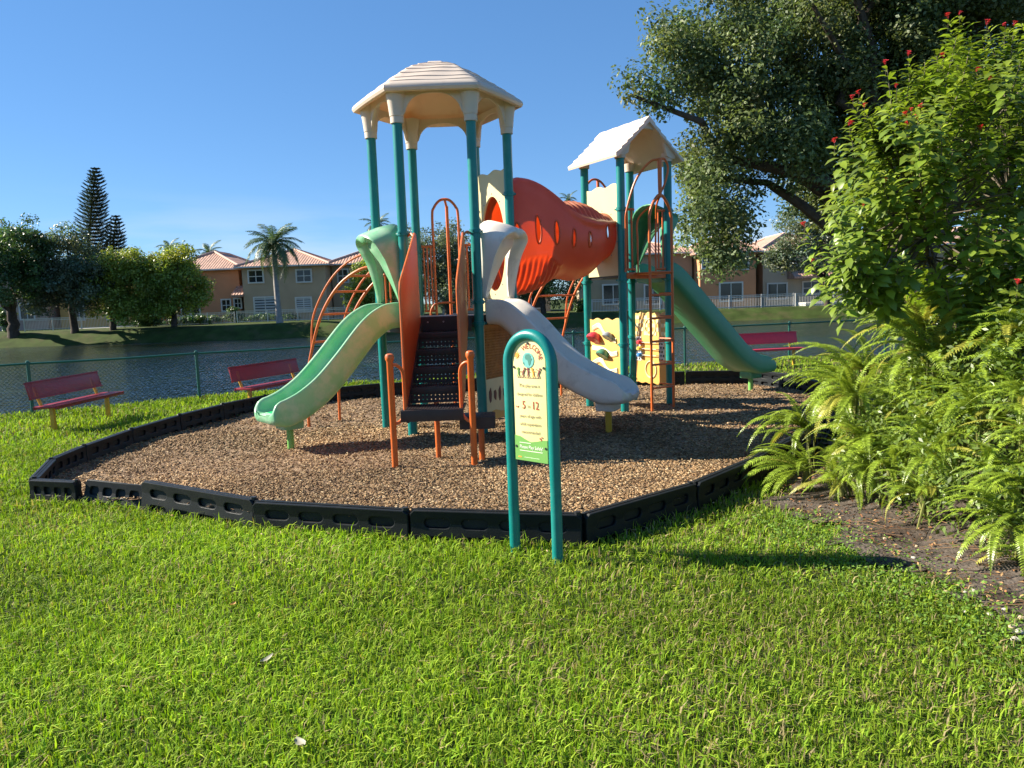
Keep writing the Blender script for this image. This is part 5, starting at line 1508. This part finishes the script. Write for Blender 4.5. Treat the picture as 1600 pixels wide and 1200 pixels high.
# palms
def frond_mesh(L_, droop, n=26, lw=.05, ll=.62):
    V, Fq = [], []; pts = []
    for k in range(n + 1):
        f = k / n
        pts.append(Vector((L_ * (f - .22 * droop * f ** 2.6), 0, L_ * (.42 * f - (.42 + .62 * droop) * f ** 2.1))))
    m = MB(); m.tube(pts, [.035 * (1 - .85 * k / n) for k in range(n + 1)], 5)
    for k in range(2, n + 1):
        f = k / n; t = (pts[k] - pts[k - 1]).normalized()
        for s in (-1, 1):
            for sub in (0, .5):
                p = pts[k - 1].lerp(pts[k], sub)
                l_ = ll * (math.sin(min(1, f * 1.05) * math.pi) ** .5 * .85 + .15) * random.uniform(.85, 1.1)
                dv = (Vector((0, s, 0)) * .85 + t * .55 + Vector((0, 0, random.uniform(-.45, .15)))).normalized()
                e_ = p + dv * l_ + Vector((0, 0, -.28 * l_)); md = p + dv * l_ * .55
                w_ = t * lw
                m.add([p - w_ * .4, p + w_ * .4, md + w_ * .6, md - w_ * .6, e_], [(0, 1, 2, 3), (3, 2, 4)])
    me = m.mesh('frond', MAT['palm_plain'], smooth=False)
    return me
MAT['palm_plain'] = M('palm_frond_leaf', (0.085, 0.125, 0.045), .4, .25, 2, transl=.25, tcol=(.10, .17, .03), island=.3)
fronds = [frond_mesh(2.9, d_) for d_ in (.25, .55, .85, 1.15)]
def palm(label, px, py_base, py_crown, Y, scale, nfr=22, trunk_r=.17, shaft=False, z0=None):
    b_ = at(px, py_base, Y); c_ = at(px, py_crown, Y); z0 = b_.z if z0 is None else z0
    t = thing('palm_tree', label, 'palm tree', (c_.x, Y, z0), 0, 'palms across the lake')
    m = MB(); m.tube([(c_.x + .05, Y, z0 - .3), (c_.x, Y, z0 + .4), (c_.x - .05, Y, (z0 + c_.z) / 2), (c_.x, Y, c_.z)], [trunk_r * 1.5, trunk_r * 1.15, trunk_r, trunk_r * .9], 12); m.build('trunk', MAT['palmbark'], t)
    if shaft: MB().tube([(c_.x, Y, c_.z - 1.0), (c_.x, Y, c_.z - .3), (c_.x, Y, c_.z + .5)], [trunk_r * 1.0, trunk_r * 1.1, .05], 10).build('crown_shaft', MAT['palm_plain'], t)
    for k in range(nfr):
        e_ = (k / nfr)
        el = 62 - 95 * e_ ** .9; az = k * 137.5 + random.uniform(-14, 14)
        o = obj('frond', fronds[min(3, int(e_ * 4))], t, world=False)
        o.location = (0, 0, c_.z - z0); o.rotation_euler = (0, R(-el + 10), R(az)); s_ = scale * random.uniform(.85, 1.1); o.scale = (s_, s_, s_)
    return t
palm('tall full palm standing before the tan four-window house', 428, 502, 382, 60, .98, 30, .21, True)
palm('dark palm crown rising behind the hexagonal tower posts', 590, 500, 352, 66, .62, 18, .16)
palm('small distant palm above the rounded yellow-green tree', 264, 490, 388, 88, .62, 16, .15)
palm('small distant palm above the salmon house roof', 326, 490, 395, 92, .78, 14, .15)
palm('tiny distant palm top above the crawl tube', 888, 490, 312, 80, .5, 12, .13)

# Norfolk pines
def norfolk(label, px, py_base, py_top, Y, wpx, nw=32):
    b_ = at(px, py_base, Y); tp = at(px, py_top, Y); H = tp.z - b_.z; Wm = wpx / F * Y
    t = thing('norfolk_pine', label, 'pine tree', (b_.x, Y, 0), 0, 'conical pines behind the far shore')
    x_ = b_.x
    MB().tube([(x_, Y, -.3), (x_, Y, b_.z + H * .5), (tp.x, Y, tp.z)], [.26, .16, .02], 8).build('trunk', MAT['bark'], t)
    m = MB()
    for k in range(nw):
        f = k / (nw - 1); z = b_.z + H * (.26 + .73 * f); xc = x_ + (tp.x - x_) * f
        L_ = Wm * (1 - f) ** .62 * (1.0 if f > .1 else .8) + .18
        nb = 11 if f < .8 else 7
        for q in range(nb):
            az = 2 * math.pi * (q + random.uniform(-.25, .25)) / nb + k * .7; l_ = L_ * random.uniform(.8, 1.1); dv = Vector((math.cos(az), math.sin(az), 0))
            pts = [Vector((xc, Y, z)) + dv * l_ * g_ + Vector((0, 0, l_ * (.42 * g_ ** 1.3 - .12 * math.sin(g_ * 3)))) for g_ in (0, .35, .7, 1)]
            side = Vector((-dv.y, dv.x, 0))
            for g_ in range(3):
                for j in range(4):
                    p = pts[g_].lerp(pts[g_ + 1], j / 4); 
                    for s in (-1, 1):
                        w_ = .38 * (1 - .5 * (g_ + j / 4) / 3) * random.uniform(.8, 1.2)
                        e_ = p + side * s * w_ + dv * .26 + Vector((0, 0, .16))
                        m.add([p - dv * .05, p + dv * .13, e_ + dv * .05, e_ - dv * .02 + Vector((0, 0, -.06))], [(0, 1, 2, 3)])
            m.tube(pts, [.035, .03, .02, .01], 4, caps=False)
    o = m.build('crown', MAT['pine_plain'], t, smooth=False)
MAT['pine_plain'] = M('dark_pine_needles', (0.052, 0.085, 0.052), .5, .3, .7, transl=.15, tcol=(.04, .07, .02), island=.3)
norfolk('tall conical pine towering over the left shore trees', 149, 496, 263, 84, 34)
norfolk('smaller conical pine leaning beside the tall one', 181, 496, 338, 86, 26, 22)
norfolk('tiny distant pine tip between the small palms', 292, 496, 384, 120, 8, 10)

# ------------------------------------------------------------------ sword ferns
MAT['fern'] = M('sword_fern_leaf', (0.225, 0.315, 0.030), .36, .25, 3, transl=.32, tcol=(.36, .46, .04), island=.4, spec=.45)
MAT['fern_y'] = M('yellowing_fern_leaf', (0.30, 0.30, 0.045), .42, .25, 3, transl=.34, tcol=(.5, .46, .05), island=.2)
MAT['fern_stem'] = M('fern_midrib', (0.16, 0.17, 0.04), .6)
def fern_frond(L_, arch, n, wmax, mat, curl=0.0):
    pts = []
    for k in range(n + 1):
        f = k / n
        pts.append(Vector((L_ * (.92 * f - .12 * arch * f ** 3), curl * L_ * f * f, L_ * (.62 * f - (.30 + .62 * arch) * f ** 2.3))))
    m = MB(); m.tube(pts[::2] if n % 2 == 0 else pts, .0035, 4, caps=False)
    for k in range(2, n + 1):
        f = k / n; t = (pts[k] - pts[k - 1]).normalized(); sd = Vector((0, 0, 1)).cross(t).normalized(); up = t.cross(sd)
        prof = min(1, (f * 4.5) ** .7) * (1 - f ** 3.2) ** .8
        for s in (-1, 1):
            l_ = wmax * (prof + .06) * random.uniform(.88, 1.08); w_ = L_ / n * .36
            p = pts[k - 1] + t * (L_ / n * (.25 if s > 0 else -.2)); dv = (sd * s + t * (.18 + .35 * f) + up * random.uniform(.05, .30)).normalized()
            md = p + dv * l_ * .5 + up * .004; e_ = p + dv * l_ - Vector((0, 0, l_ * .22))
            m.add([p - t * w_, p + t * w_, md + t * w_ * .95, md - t * w_ * .95, e_], [(0, 1, 2, 3), (3, 2, 4)])
    me = m.mesh('frond', mat, smooth=False)
    return me
FR = [fern_frond(1.0, a_, 38, w_, MAT['fern'], c_) for a_, w_, c_ in ((.25, .095, .05), (.5, .10, -.06), (.75, .095, .10), (1.0, .09, -.10), (.6, .085, .18), (.4, .105, -.15))]
FRY = [fern_frond(1.0, .7, 32, .09, MAT['fern_y'], .05), fern_frond(1.0, .3, 32, .10, MAT['fern_y'], -.1)]
def fern(loc, n, Lm, label, group='sword ferns in the planting bed', tilt=None, yellow=.06, lowest=0.0):
    t = thing('sword_fern', label, 'fern', loc, 0, group)
    MB().lathe([(.02, -.12), (.026, .0), (.012, .04)], (0, 0, 0), 8).build('root_crown', MAT['fern_stem'], t, world=False)
    for k in range(n):
        me = random.choice(FR) if random.random() > yellow else random.choice(FRY)
        o = obj('frond', me, t, world=False)
        e_ = (k + .5) / n
        el = 62 - 66 * e_ + random.uniform(-10, 10) + lowest; az = k * 137.5 + random.uniform(-20, 20)
        if tilt is not None and random.random() < .55: az = tilt + random.uniform(-65, 65)
        o.rotation_euler = (R(random.uniform(-18, 18)), R(-el + 28), R(az)); s_ = Lm * random.uniform(.62, 1.05); o.scale = (s_, s_, s_)
        o.location = (random.uniform(-.05, .05), random.uniform(-.05, .05), .02)
    return t
bz = lambda x, y: float(bed_z(x, y))
# clumps climb over a raised heart of the bed: (x, y, height of the crown above soil, fronds, frond length, lean azimuth)
ferns = [(2.52, 6.35, .16, 20, .72, 175), (2.78, 6.95, .42, 22, .76, 175), (2.66, 5.95, .12, 18, .56, 200), (2.95, 6.05, .36, 20, .74, 180), (3.25, 6.9, .75, 22, .85, 180), (3.0, 6.5, .72, 18, .72, 200), (3.15, 5.55, .42, 20, .62, 215), (3.45, 6.1, 1.02, 22, .75, 190), (3.75, 6.8, 1.22, 22, .8, 170),
         (3.5, 5.3, .50, 20, .64, 225), (3.85, 5.7, 1.02, 22, .8, 210), (4.25, 6.3, 1.32, 22, .8, 190), (3.62, 4.95, .36, 18, .55, 235), (4.0, 5.05, .80, 22, .72, 225), (4.45, 5.45, 1.2, 22, .8, 215), (4.1, 4.6, .36, 18, .55, 240), (4.4, 4.8, .75, 20, .68, 235),
         (4.75, 5.0, 1.0, 22, .8, 220), (4.9, 6.0, 1.35, 20, .85, 200), (4.25, 7.3, 1.3, 20, .85, 150), (3.75, 7.9, .85, 20, .85, 170), (4.6, 8.4, 1.1, 18, .9, 170), (4.85, 4.4, .62, 18, .62, 235), (5.3, 5.0, 1.0, 18, .8, 220), (3.35, 7.5, .58, 16, .72, 180)]
fill = random.Random(5)
while len(ferns) < 92:
    y_ = fill.uniform(4.3, 8.4); e_ = fill.uniform(.62, 2.6); x_ = float(bed_edge(y_)) + e_
    if x_ > 5.6 or min(math.hypot(x_ - f_[0], y_ - f_[1]) for f_ in ferns) < .17: continue
    ferns.append((x_, y_, float(np.interp(e_, [.5, 1.0, 1.6, 2.5], [.06, .5, 1.15, 1.5])) * fill.uniform(.65, 1.1), 20, fill.uniform(.42, .56) if e_ < 1.3 else fill.uniform(.46, .66), fill.uniform(170, 240)))
lead = {0: 'sword fern overhanging the black border at the mulch edge', 1: 'sword fern whose longest fronds droop over the mulch toward the slides', 2: 'low sword fern at the left foot of the mass beside border and soil'}
def fern_label(x_, y_, h_):
    if h_ > 1.0: return 'sword fern high in the fern mass, just under the flowering shrub'
    if y_ > 6.9: return 'sword fern at the back of the mass, beside the far border timbers'
    if h_ < .6: return 'sword fern low at the front of the mass, just above the soil'
    return 'sword fern at mid height in the middle of the fern mass'
for i_, (x_, y_, h_, n_, l_, az) in enumerate(ferns):
    t = fern((x_, y_, bz(x_, y_) + h_), n_, l_, lead.get(i_, fern_label(x_, y_, h_)), tilt=az)
    m = MB()
    for q in range(5): m.tube([(random.uniform(-.12, .12), random.uniform(-.12, .12), -h_ - .05), (random.uniform(-.05, .05), random.uniform(-.05, .05), .02)], .008, 5)
    m.build('stem', MAT['fern_stem'], t, world=False)
fr = fern((3.02, 4.12, bz(3.02, 4.12) + .02), 7, .46, 'small yellow-green fern sprouting alone at the front of the soil bed', tilt=190, yellow=.5, lowest=-8)
# leafy undergrowth that fills the heart of the bed
n = 34000
u = rng.random(n); x = rng.uniform(2.75, 5.6, n); y = rng.uniform(4.2, 8.6, n)
k = (x - bed_edge(y)) > .55; x, y = x[k], y[k]; n = len(x)
hm = np.interp(x - bed_edge(y), [.5, 1.0, 1.6, 2.4], [.3, .95, 1.5, 1.75])
z = bed_z(x, y) + rng.random(n) ** .8 * hm
V, Fq = leaf_quads(np.stack([x, y, z], 1), rng.normal(0, .6, (n, 3)) + np.array([-.3, -.2, .8]), rng.uniform(.03, .065, n), .42)
tn = np.array([1., 1., 1.]) * rng.uniform(.6, 1.35, n)[:, None]
MAT['under'] = leafmat('undergrowth_leaf', (0.120, 0.180, 0.030), .3)
tagit(obj('undergrowth', np_mesh('undergrowth', V, Fq, MAT['under'], col=np.repeat(tn, 4, 0))), 'tangled small-leaved undergrowth between the sword ferns', 'undergrowth', kind='stuff')

# ------------------------------------------------------------------ flowering shrub (red flower heads)
MAT['jleaf'] = leafmat('glossy_shrub_leaf', (0.150, 0.220, 0.027), .34, .38, .45)
MAT['jleaf_one'] = M('glossy_shrub_single_leaf', (0.155, 0.230, 0.028), .36, .2, 3, transl=.32, tcol=(.20, .30, .03), spec=.6)
MAT['flower'] = M('scarlet_petal', (0.60, 0.035, 0.045), .5, .15, 9, transl=.25, tcol=(.8, .05, .05))
MAT['jbark'] = M('shrub_bark', (0.12, 0.095, 0.065), .85, .25, 9, bump=.4, bscale=30)
jb = Vector((4.55, 6.9, bz(4.55, 6.9)))
js = thing('flowering_shrub', 'tall leafy shrub dotted with red flower heads above the ferns', 'shrub', tuple(jb))
heads = [(1482, 24, 6.9), (1500, 20, 6.9), (1542, 34, 6.9), (1571, 38, 6.9), (1585, 36, 6.9), (1384, 97, 6.7), (1420, 83, 6.7), (1474, 86, 6.6), (1527, 108, 6.6), (1546, 122, 6.5), (1401, 134, 6.5), (1342, 144, 6.5), (1333, 152, 6.5), (1351, 164, 6.4), (1328, 192, 6.4), (1304, 219, 6.4), (1424, 171, 6.3), (1416, 178, 6.3), (1418, 192, 6.3), (1441, 165, 6.3), (1434, 182, 6.2), (1445, 231, 6.1), (1423, 244, 6.1), (1382, 282, 6.0), (1358, 270, 6.1), (1461, 314, 6.0), (1476, 303, 6.0), (1531, 200, 6.2), (1257, 350, 6.3), (1268, 406, 6.2), (1349, 320, 6.2), (1590, 440, 5.6)]
shoots = []
def J(px, py, Y): return at(px, py, Y)
cells = [(1300, 430, 6.2), (1345, 400, 6.3), (1310, 360, 6.4), (1300, 300, 6.4), (1325, 250, 6.5), (1360, 210, 6.6), (1390, 160, 6.7), (1430, 110, 6.8), (1480, 80, 6.9), (1540, 75, 6.9), (1590, 60, 7.0), (1640, 80, 7.0)]
for c_ in cells:
    for q in range(5):
        p = J(c_[0] + random.uniform(-12, 34), c_[1] + random.uniform(-25, 35), c_[2] + random.uniform(-.3, .4)); shoots.append(p)
while len(shoots) < 400:
    px = random.uniform(1290, 1760); py = random.uniform(50, 452)
    lim = np.interp(py, [50, 110, 160, 250, 300, 470], [1480, 1420, 1375, 1320, 1295, 1285])
    if px < lim: continue
    shoots.append(J(px, py, random.uniform(5.7, 8.0)))
for (px, py, Y) in heads: shoots.append(at(px + 2, py + 9, Y + .02))
# woody frame
stems = []
for k in range(7):
    tip = jb + Vector((random.uniform(-1.4, 1.5), random.uniform(-.8, .8), random.uniform(1.7, 2.6)))
    pts, rs = limb(jb + Vector((random.uniform(-.12, .12), random.uniform(-.12, .12), -.2)), tip, .038, .014, .16, 10)
    MB().tube(pts, rs, 8).build('branch', MAT['jbark'], js); stems.append(pts)
allp = [p for s in stems for p in s[3:]]
tw = MB()
Vl, Tl = [], []
single = []
for si, s in enumerate(shoots):
    src = min(allp, key=lambda q: (q - s).length + random.uniform(0, .35))
    ax = (s - src); ax = (ax.normalized() * .45 + Vector((random.uniform(-.3, .1), random.uniform(-.3, .2), .75))).normalized()
    b_ = s - ax * .34
    if si % 3 == 0: tw.tube([src, src.lerp(b_, .5) + Vector((0, 0, -.03)), b_, s], [.010, .008, .006, .003], 5, caps=False)
    nl = random.randint(18, 28); sd = ax.orthogonal().normalized(); sd2 = ax.cross(sd)
    for k in range(nl):
        f = k / nl; p = b_.lerp(s, f); an = k * 2.4 + random.uniform(-.3, .3)
        rad = sd * math.cos(an) + sd2 * math.sin(an)
        dv = (rad + ax * (.05 + .75 * f ** 2) + Vector((random.uniform(-.25, .25), random.uniform(-.25, .25), random.uniform(-.45, .1)))).normalized()
        single.append((p, dv, ax, random.uniform(.10, .175) * (1 - .45 * f ** 3), f, si))
tw.build('twig', MAT['jbark'], js)
# leaf shape: six points, bent along the midrib
def leaf_arrays(lst):
    P = np.array([list(a_[0]) for a_ in lst]); D = np.array([list(a_[1]) for a_ in lst]); A = np.array([list(a_[2]) for a_ in lst]); S = np.array([a_[3] for a_ in lst])[:, None]
    s = np.cross(A, D); s /= np.linalg.norm(s, axis=1)[:, None] + 1e-9; nn = np.cross(D, s)
    W = S * .20
    p0 = P; p1 = P + D * S * .35 + nn * S * .05; p2 = P + D * S * .70 + nn * S * .0; p3 = P + D * S - nn * S * .16
    V = np.stack([p0, p1 + s * W * .8 + nn * S * .04, p2 + s * W + nn * S * .03, p3, p2 - s * W + nn * S * .03, p1 - s * W * .8 + nn * S * .04, p1, p2], 1)
    Fq = np.array([(0, 1, 6, 6), (6, 1, 2, 7), (7, 2, 3, 3), (0, 6, 5, 5), (6, 7, 4, 5), (7, 3, 4, 4)])
    return V
V = leaf_arrays(single); n = len(V)
fq = np.array([(0, 1, 6), (6, 1, 2), (6, 2, 7), (7, 2, 3), (0, 6, 5), (6, 7, 4), (6, 4, 5), (7, 3, 4)])
dist = np.linalg.norm(V[:, 0] - np.array([0, 0, 1.7]), axis=1)
front = set(np.argsort(dist + rng.uniform(0, .5, n))[:300].tolist())
rest = np.array([k for k in range(n) if k not in front])
Fq = (np.arange(len(rest))[:, None, None] * 8 + fq[None]).reshape(-1, 3)
young = np.array([single[k][4] for k in rest])
tn = np.stack([1 + .55 * young ** 2, 1 + .30 * young ** 2, np.ones(len(rest))], 1) * rng.uniform(.5, 1.4, len(rest))[:, None]
o = obj('foliage', np_mesh('foliage', V[rest].reshape(-1, 3), Fq, MAT['jleaf'], col=np.repeat(tn, 8, 0)), js); tagit(o, kind='stuff')
one = np_mesh('leaf', leaf_arrays([(Vector((0, 0, 0)), Vector((1, 0, 0)), Vector((0, 0, 1)), .1)])[0], fq, MAT['jleaf_one'])
for k in front:
    p, dv, ax, s_, f, si = single[k]
    s = ax.cross(dv).normalized(); nn = dv.cross(s)
    # local frame of the single leaf mesh: x along the leaf, y = A x D for A=z, D=x -> +y
    mat4 = Matrix(((dv.x, s.x, nn.x, p.x - jb.x), (dv.y, s.y, nn.y, p.y - jb.y), (dv.z, s.z, nn.z, p.z - jb.z), (0, 0, 0, 1)))
    o = obj('leaf', one, js, world=False); o.matrix_local = mat4 @ Matrix.Diagonal((s_ / .1, s_ / .1, s_ / .1, 1))
# flower heads
fm = MB()
for q in range(7):
    c_ = Vector((random.uniform(-.022, .022), random.uniform(-.022, .022), random.uniform(-.008, .018)))
    for k in range(5):
        a_ = 2 * math.pi * k / 5 + q; d_ = Vector((math.cos(a_), math.sin(a_), .35)); w_ = Vector((-math.sin(a_), math.cos(a_), 0)) * .006
        fm.add([c_, c_ + d_ * .010 + w_, c_ + d_ * .020, c_ + d_ * .010 - w_], [(0, 1, 2, 3)])
    fm.tube([c_, c_ * .3 + Vector((0, 0, -.025))], .0012, 4)
fl_me = fm.mesh('flower_head', MAT['flower'], smooth=False)
for (px, py, Y) in heads:
    o = obj('flower_head', fl_me, js, world=False); p = at(px, py, Y); o.location = p - jb; s_ = random.uniform(.6, .95); o.scale = (s_, s_, s_); o.rotation_euler = (random.uniform(-.5, .5), random.uniform(-.5, .5), random.uniform(0, 6))
    MB().tube([p - Vector((0, 0, .02)), p + Vector((.015, .03, -.12))], .002, 5).build('flower_stalk', MAT['jbark'], js)

# ------------------------------------------------------------------ stones and litter on the soil
def stone_mesh(seed):
    r_ = random.Random(seed); bm = bmesh.new(); bmesh.ops.create_icosphere(bm, subdivisions=2, radius=1)
    ph = [r_.uniform(0, 6) for _ in range(4)]
    for v in bm.verts:
        k = 1 + .16 * math.sin(v.co.x * 3 + ph[0]) + .14 * math.sin(v.co.y * 4 + ph[1]); v.co = Vector((v.co.x * k, v.co.y * k * .8, v.co.z * .55 * k))
    me = bpy.data.meshes.new('pebble'); bm.to_mesh(me); bm.free(); me.polygons.foreach_set('use_smooth', [True] * len(me.polygons)); return me
MAT['pebble'] = M('pale_limestone', (0.44, 0.40, 0.33), .85, .12, 30)
MAT['pebble2'] = M('buff_stone', (0.48, 0.36, 0.22), .85, .15, 30)
pm = [stone_mesh(k) for k in range(3)]; pm2 = [stone_mesh(k + 5) for k in range(2)]
for m_ in pm: m_.materials.append(MAT['pebble'])
for m_ in pm2: m_.materials.append(MAT['pebble2'])
for (px, py, r_, kind) in ((1428, 872, .016, 0), (1427, 881, .012, 0), (1424, 886, .014, 0), (1398, 890, .012, 0), (1520, 926, .018, 0), (1508, 927, .012, 0), (1546, 960, .018, 0), (1508, 955, .014, 0), (1534, 948, .015, 0), (1592, 990, .024, 0), (1570, 955, .015, 0), (1448, 911, .010, 0), (1478, 926, .015, 1), (1505, 915, .009, 0), (1582, 980, .02, 1), (1596, 968, .02, 1), (1432, 852, .014, 1), (1383, 840, .018, 1), (1588, 1000, .022, 0), (1232, 776, .014, 0)):
    d = ray(px, py); t_ = (-EYE + .02) / d.z; p = Vector((0, 0, EYE)) + d * t_
    lab = 'small white limestone pebble on the bare soil at the right' if kind == 0 else 'small buff stone on the bare soil at the right'
    o = obj('pebble', random.choice(pm if kind == 0 else pm2)); o.location = (p.x, p.y, bz(p.x, p.y) + r_ * .25 if p.x > bed_edge(p.y) else gz(p.x, p.y) + r_); o.scale = (r_, r_, r_); o.rotation_euler = (0, 0, random.uniform(0, 6))
    tagit(o, lab, 'stone', 'white pebbles on the soil' if kind == 0 else 'buff stones on the soil')
# dead leaves and twigs
n = 2600
y = rng.uniform(2.6, 7.4, n); x = bed_edge(y) + np.abs(rng.normal(.35, .5, n)) + .05
z = bed_z(x, y) + rng.uniform(.004, .022, n)
V, Fq = leaf_quads(np.stack([x, y, z], 1), rng.normal(0, .35, (n, 3)) + np.array([0, 0, 1.]), rng.uniform(.012, .045, n), .4)
tn = np.array([lin(140, 100, 66), lin(110, 74, 48), lin(176, 140, 96), lin(80, 60, 46)])[rng.integers(0, 4, n)]
MAT['litter'] = M('dry_leaf', (1, 1, 1), .8, .1, 20, tint=True, spec=.2)
tw = MB()
for q in range(60):
    yy = random.uniform(3.0, 5.2); xx = float(bed_edge(yy)) + random.uniform(.35, 1.3); a_ = random.uniform(-.7, .7) + math.pi; l_ = random.uniform(.12, .45)
    p = Vector((xx, yy, bz(xx, yy) + .012)); e_ = p + Vector((math.cos(a_) * l_, math.sin(a_) * l_, 0)); e_.z = (bz(e_.x, e_.y) if e_.x > bed_edge(e_.y) else gz(e_.x, e_.y)) + .02
    tw.tube([p, p.lerp(e_, .5) + Vector((.01, .012, .018)), e_], [.0025, .002, .0012], 4)
lo_ = obj('leaf_litter', np_mesh('leaf_litter', V, Fq, MAT['litter'], col=np.repeat(tn, 4, 0))); tagit(lo_, 'dry brown leaves scattered over the soil bed', 'leaf litter', kind='stuff')
two = tw.build('twig_litter', M('dry_twig', lin(150, 116, 84), .85, .2, 12)); tagit(two, 'thin dry twigs lying across the bare soil', 'twigs', kind='stuff')
# a few fallen leaves on the lawn
MAT['fallen'] = M('pale_fallen_leaf', lin(176, 172, 150, .8), .6, .15, 20, transl=.2)
MAT['fallen_b'] = M('tan_fallen_leaf', lin(196, 150, 84), .6, .15, 20, transl=.2)
for (px, py, s_, mt, lab) in ((418, 1030, .06, 'fallen', 'pale fallen leaf on the lawn at the lower left'), (470, 1162, .07, 'fallen', 'curled grey leaf standing in the grass near the bottom edge'), (363, 945, .06, 'fallen_b', 'tan dry leaf on the lawn below the tilted border timber')):
    d = ray(px, py); t_ = (-EYE + .06) / d.z; p = Vector((0, 0, EYE)) + d * t_
    m = MB(); m.grid([[Vector((a_ * s_, b_ * s_ * .5 * math.cos(a_ * 1.3), .25 * s_ * a_ * a_ + .2 * s_ * b_ * b_)) for b_ in (-.9, -.45, 0, .45, .9)] for a_ in (-1, -.6, -.2, .2, .6, 1)])
    o = m.build('fallen_leaf', MAT[mt], world=False); o.location = p; o.rotation_euler = (random.uniform(-.4, .4), random.uniform(-.6, .6), random.uniform(0, 6)); o.scale = (.55, .55, .55)
    tagit(o, lab, 'leaf')
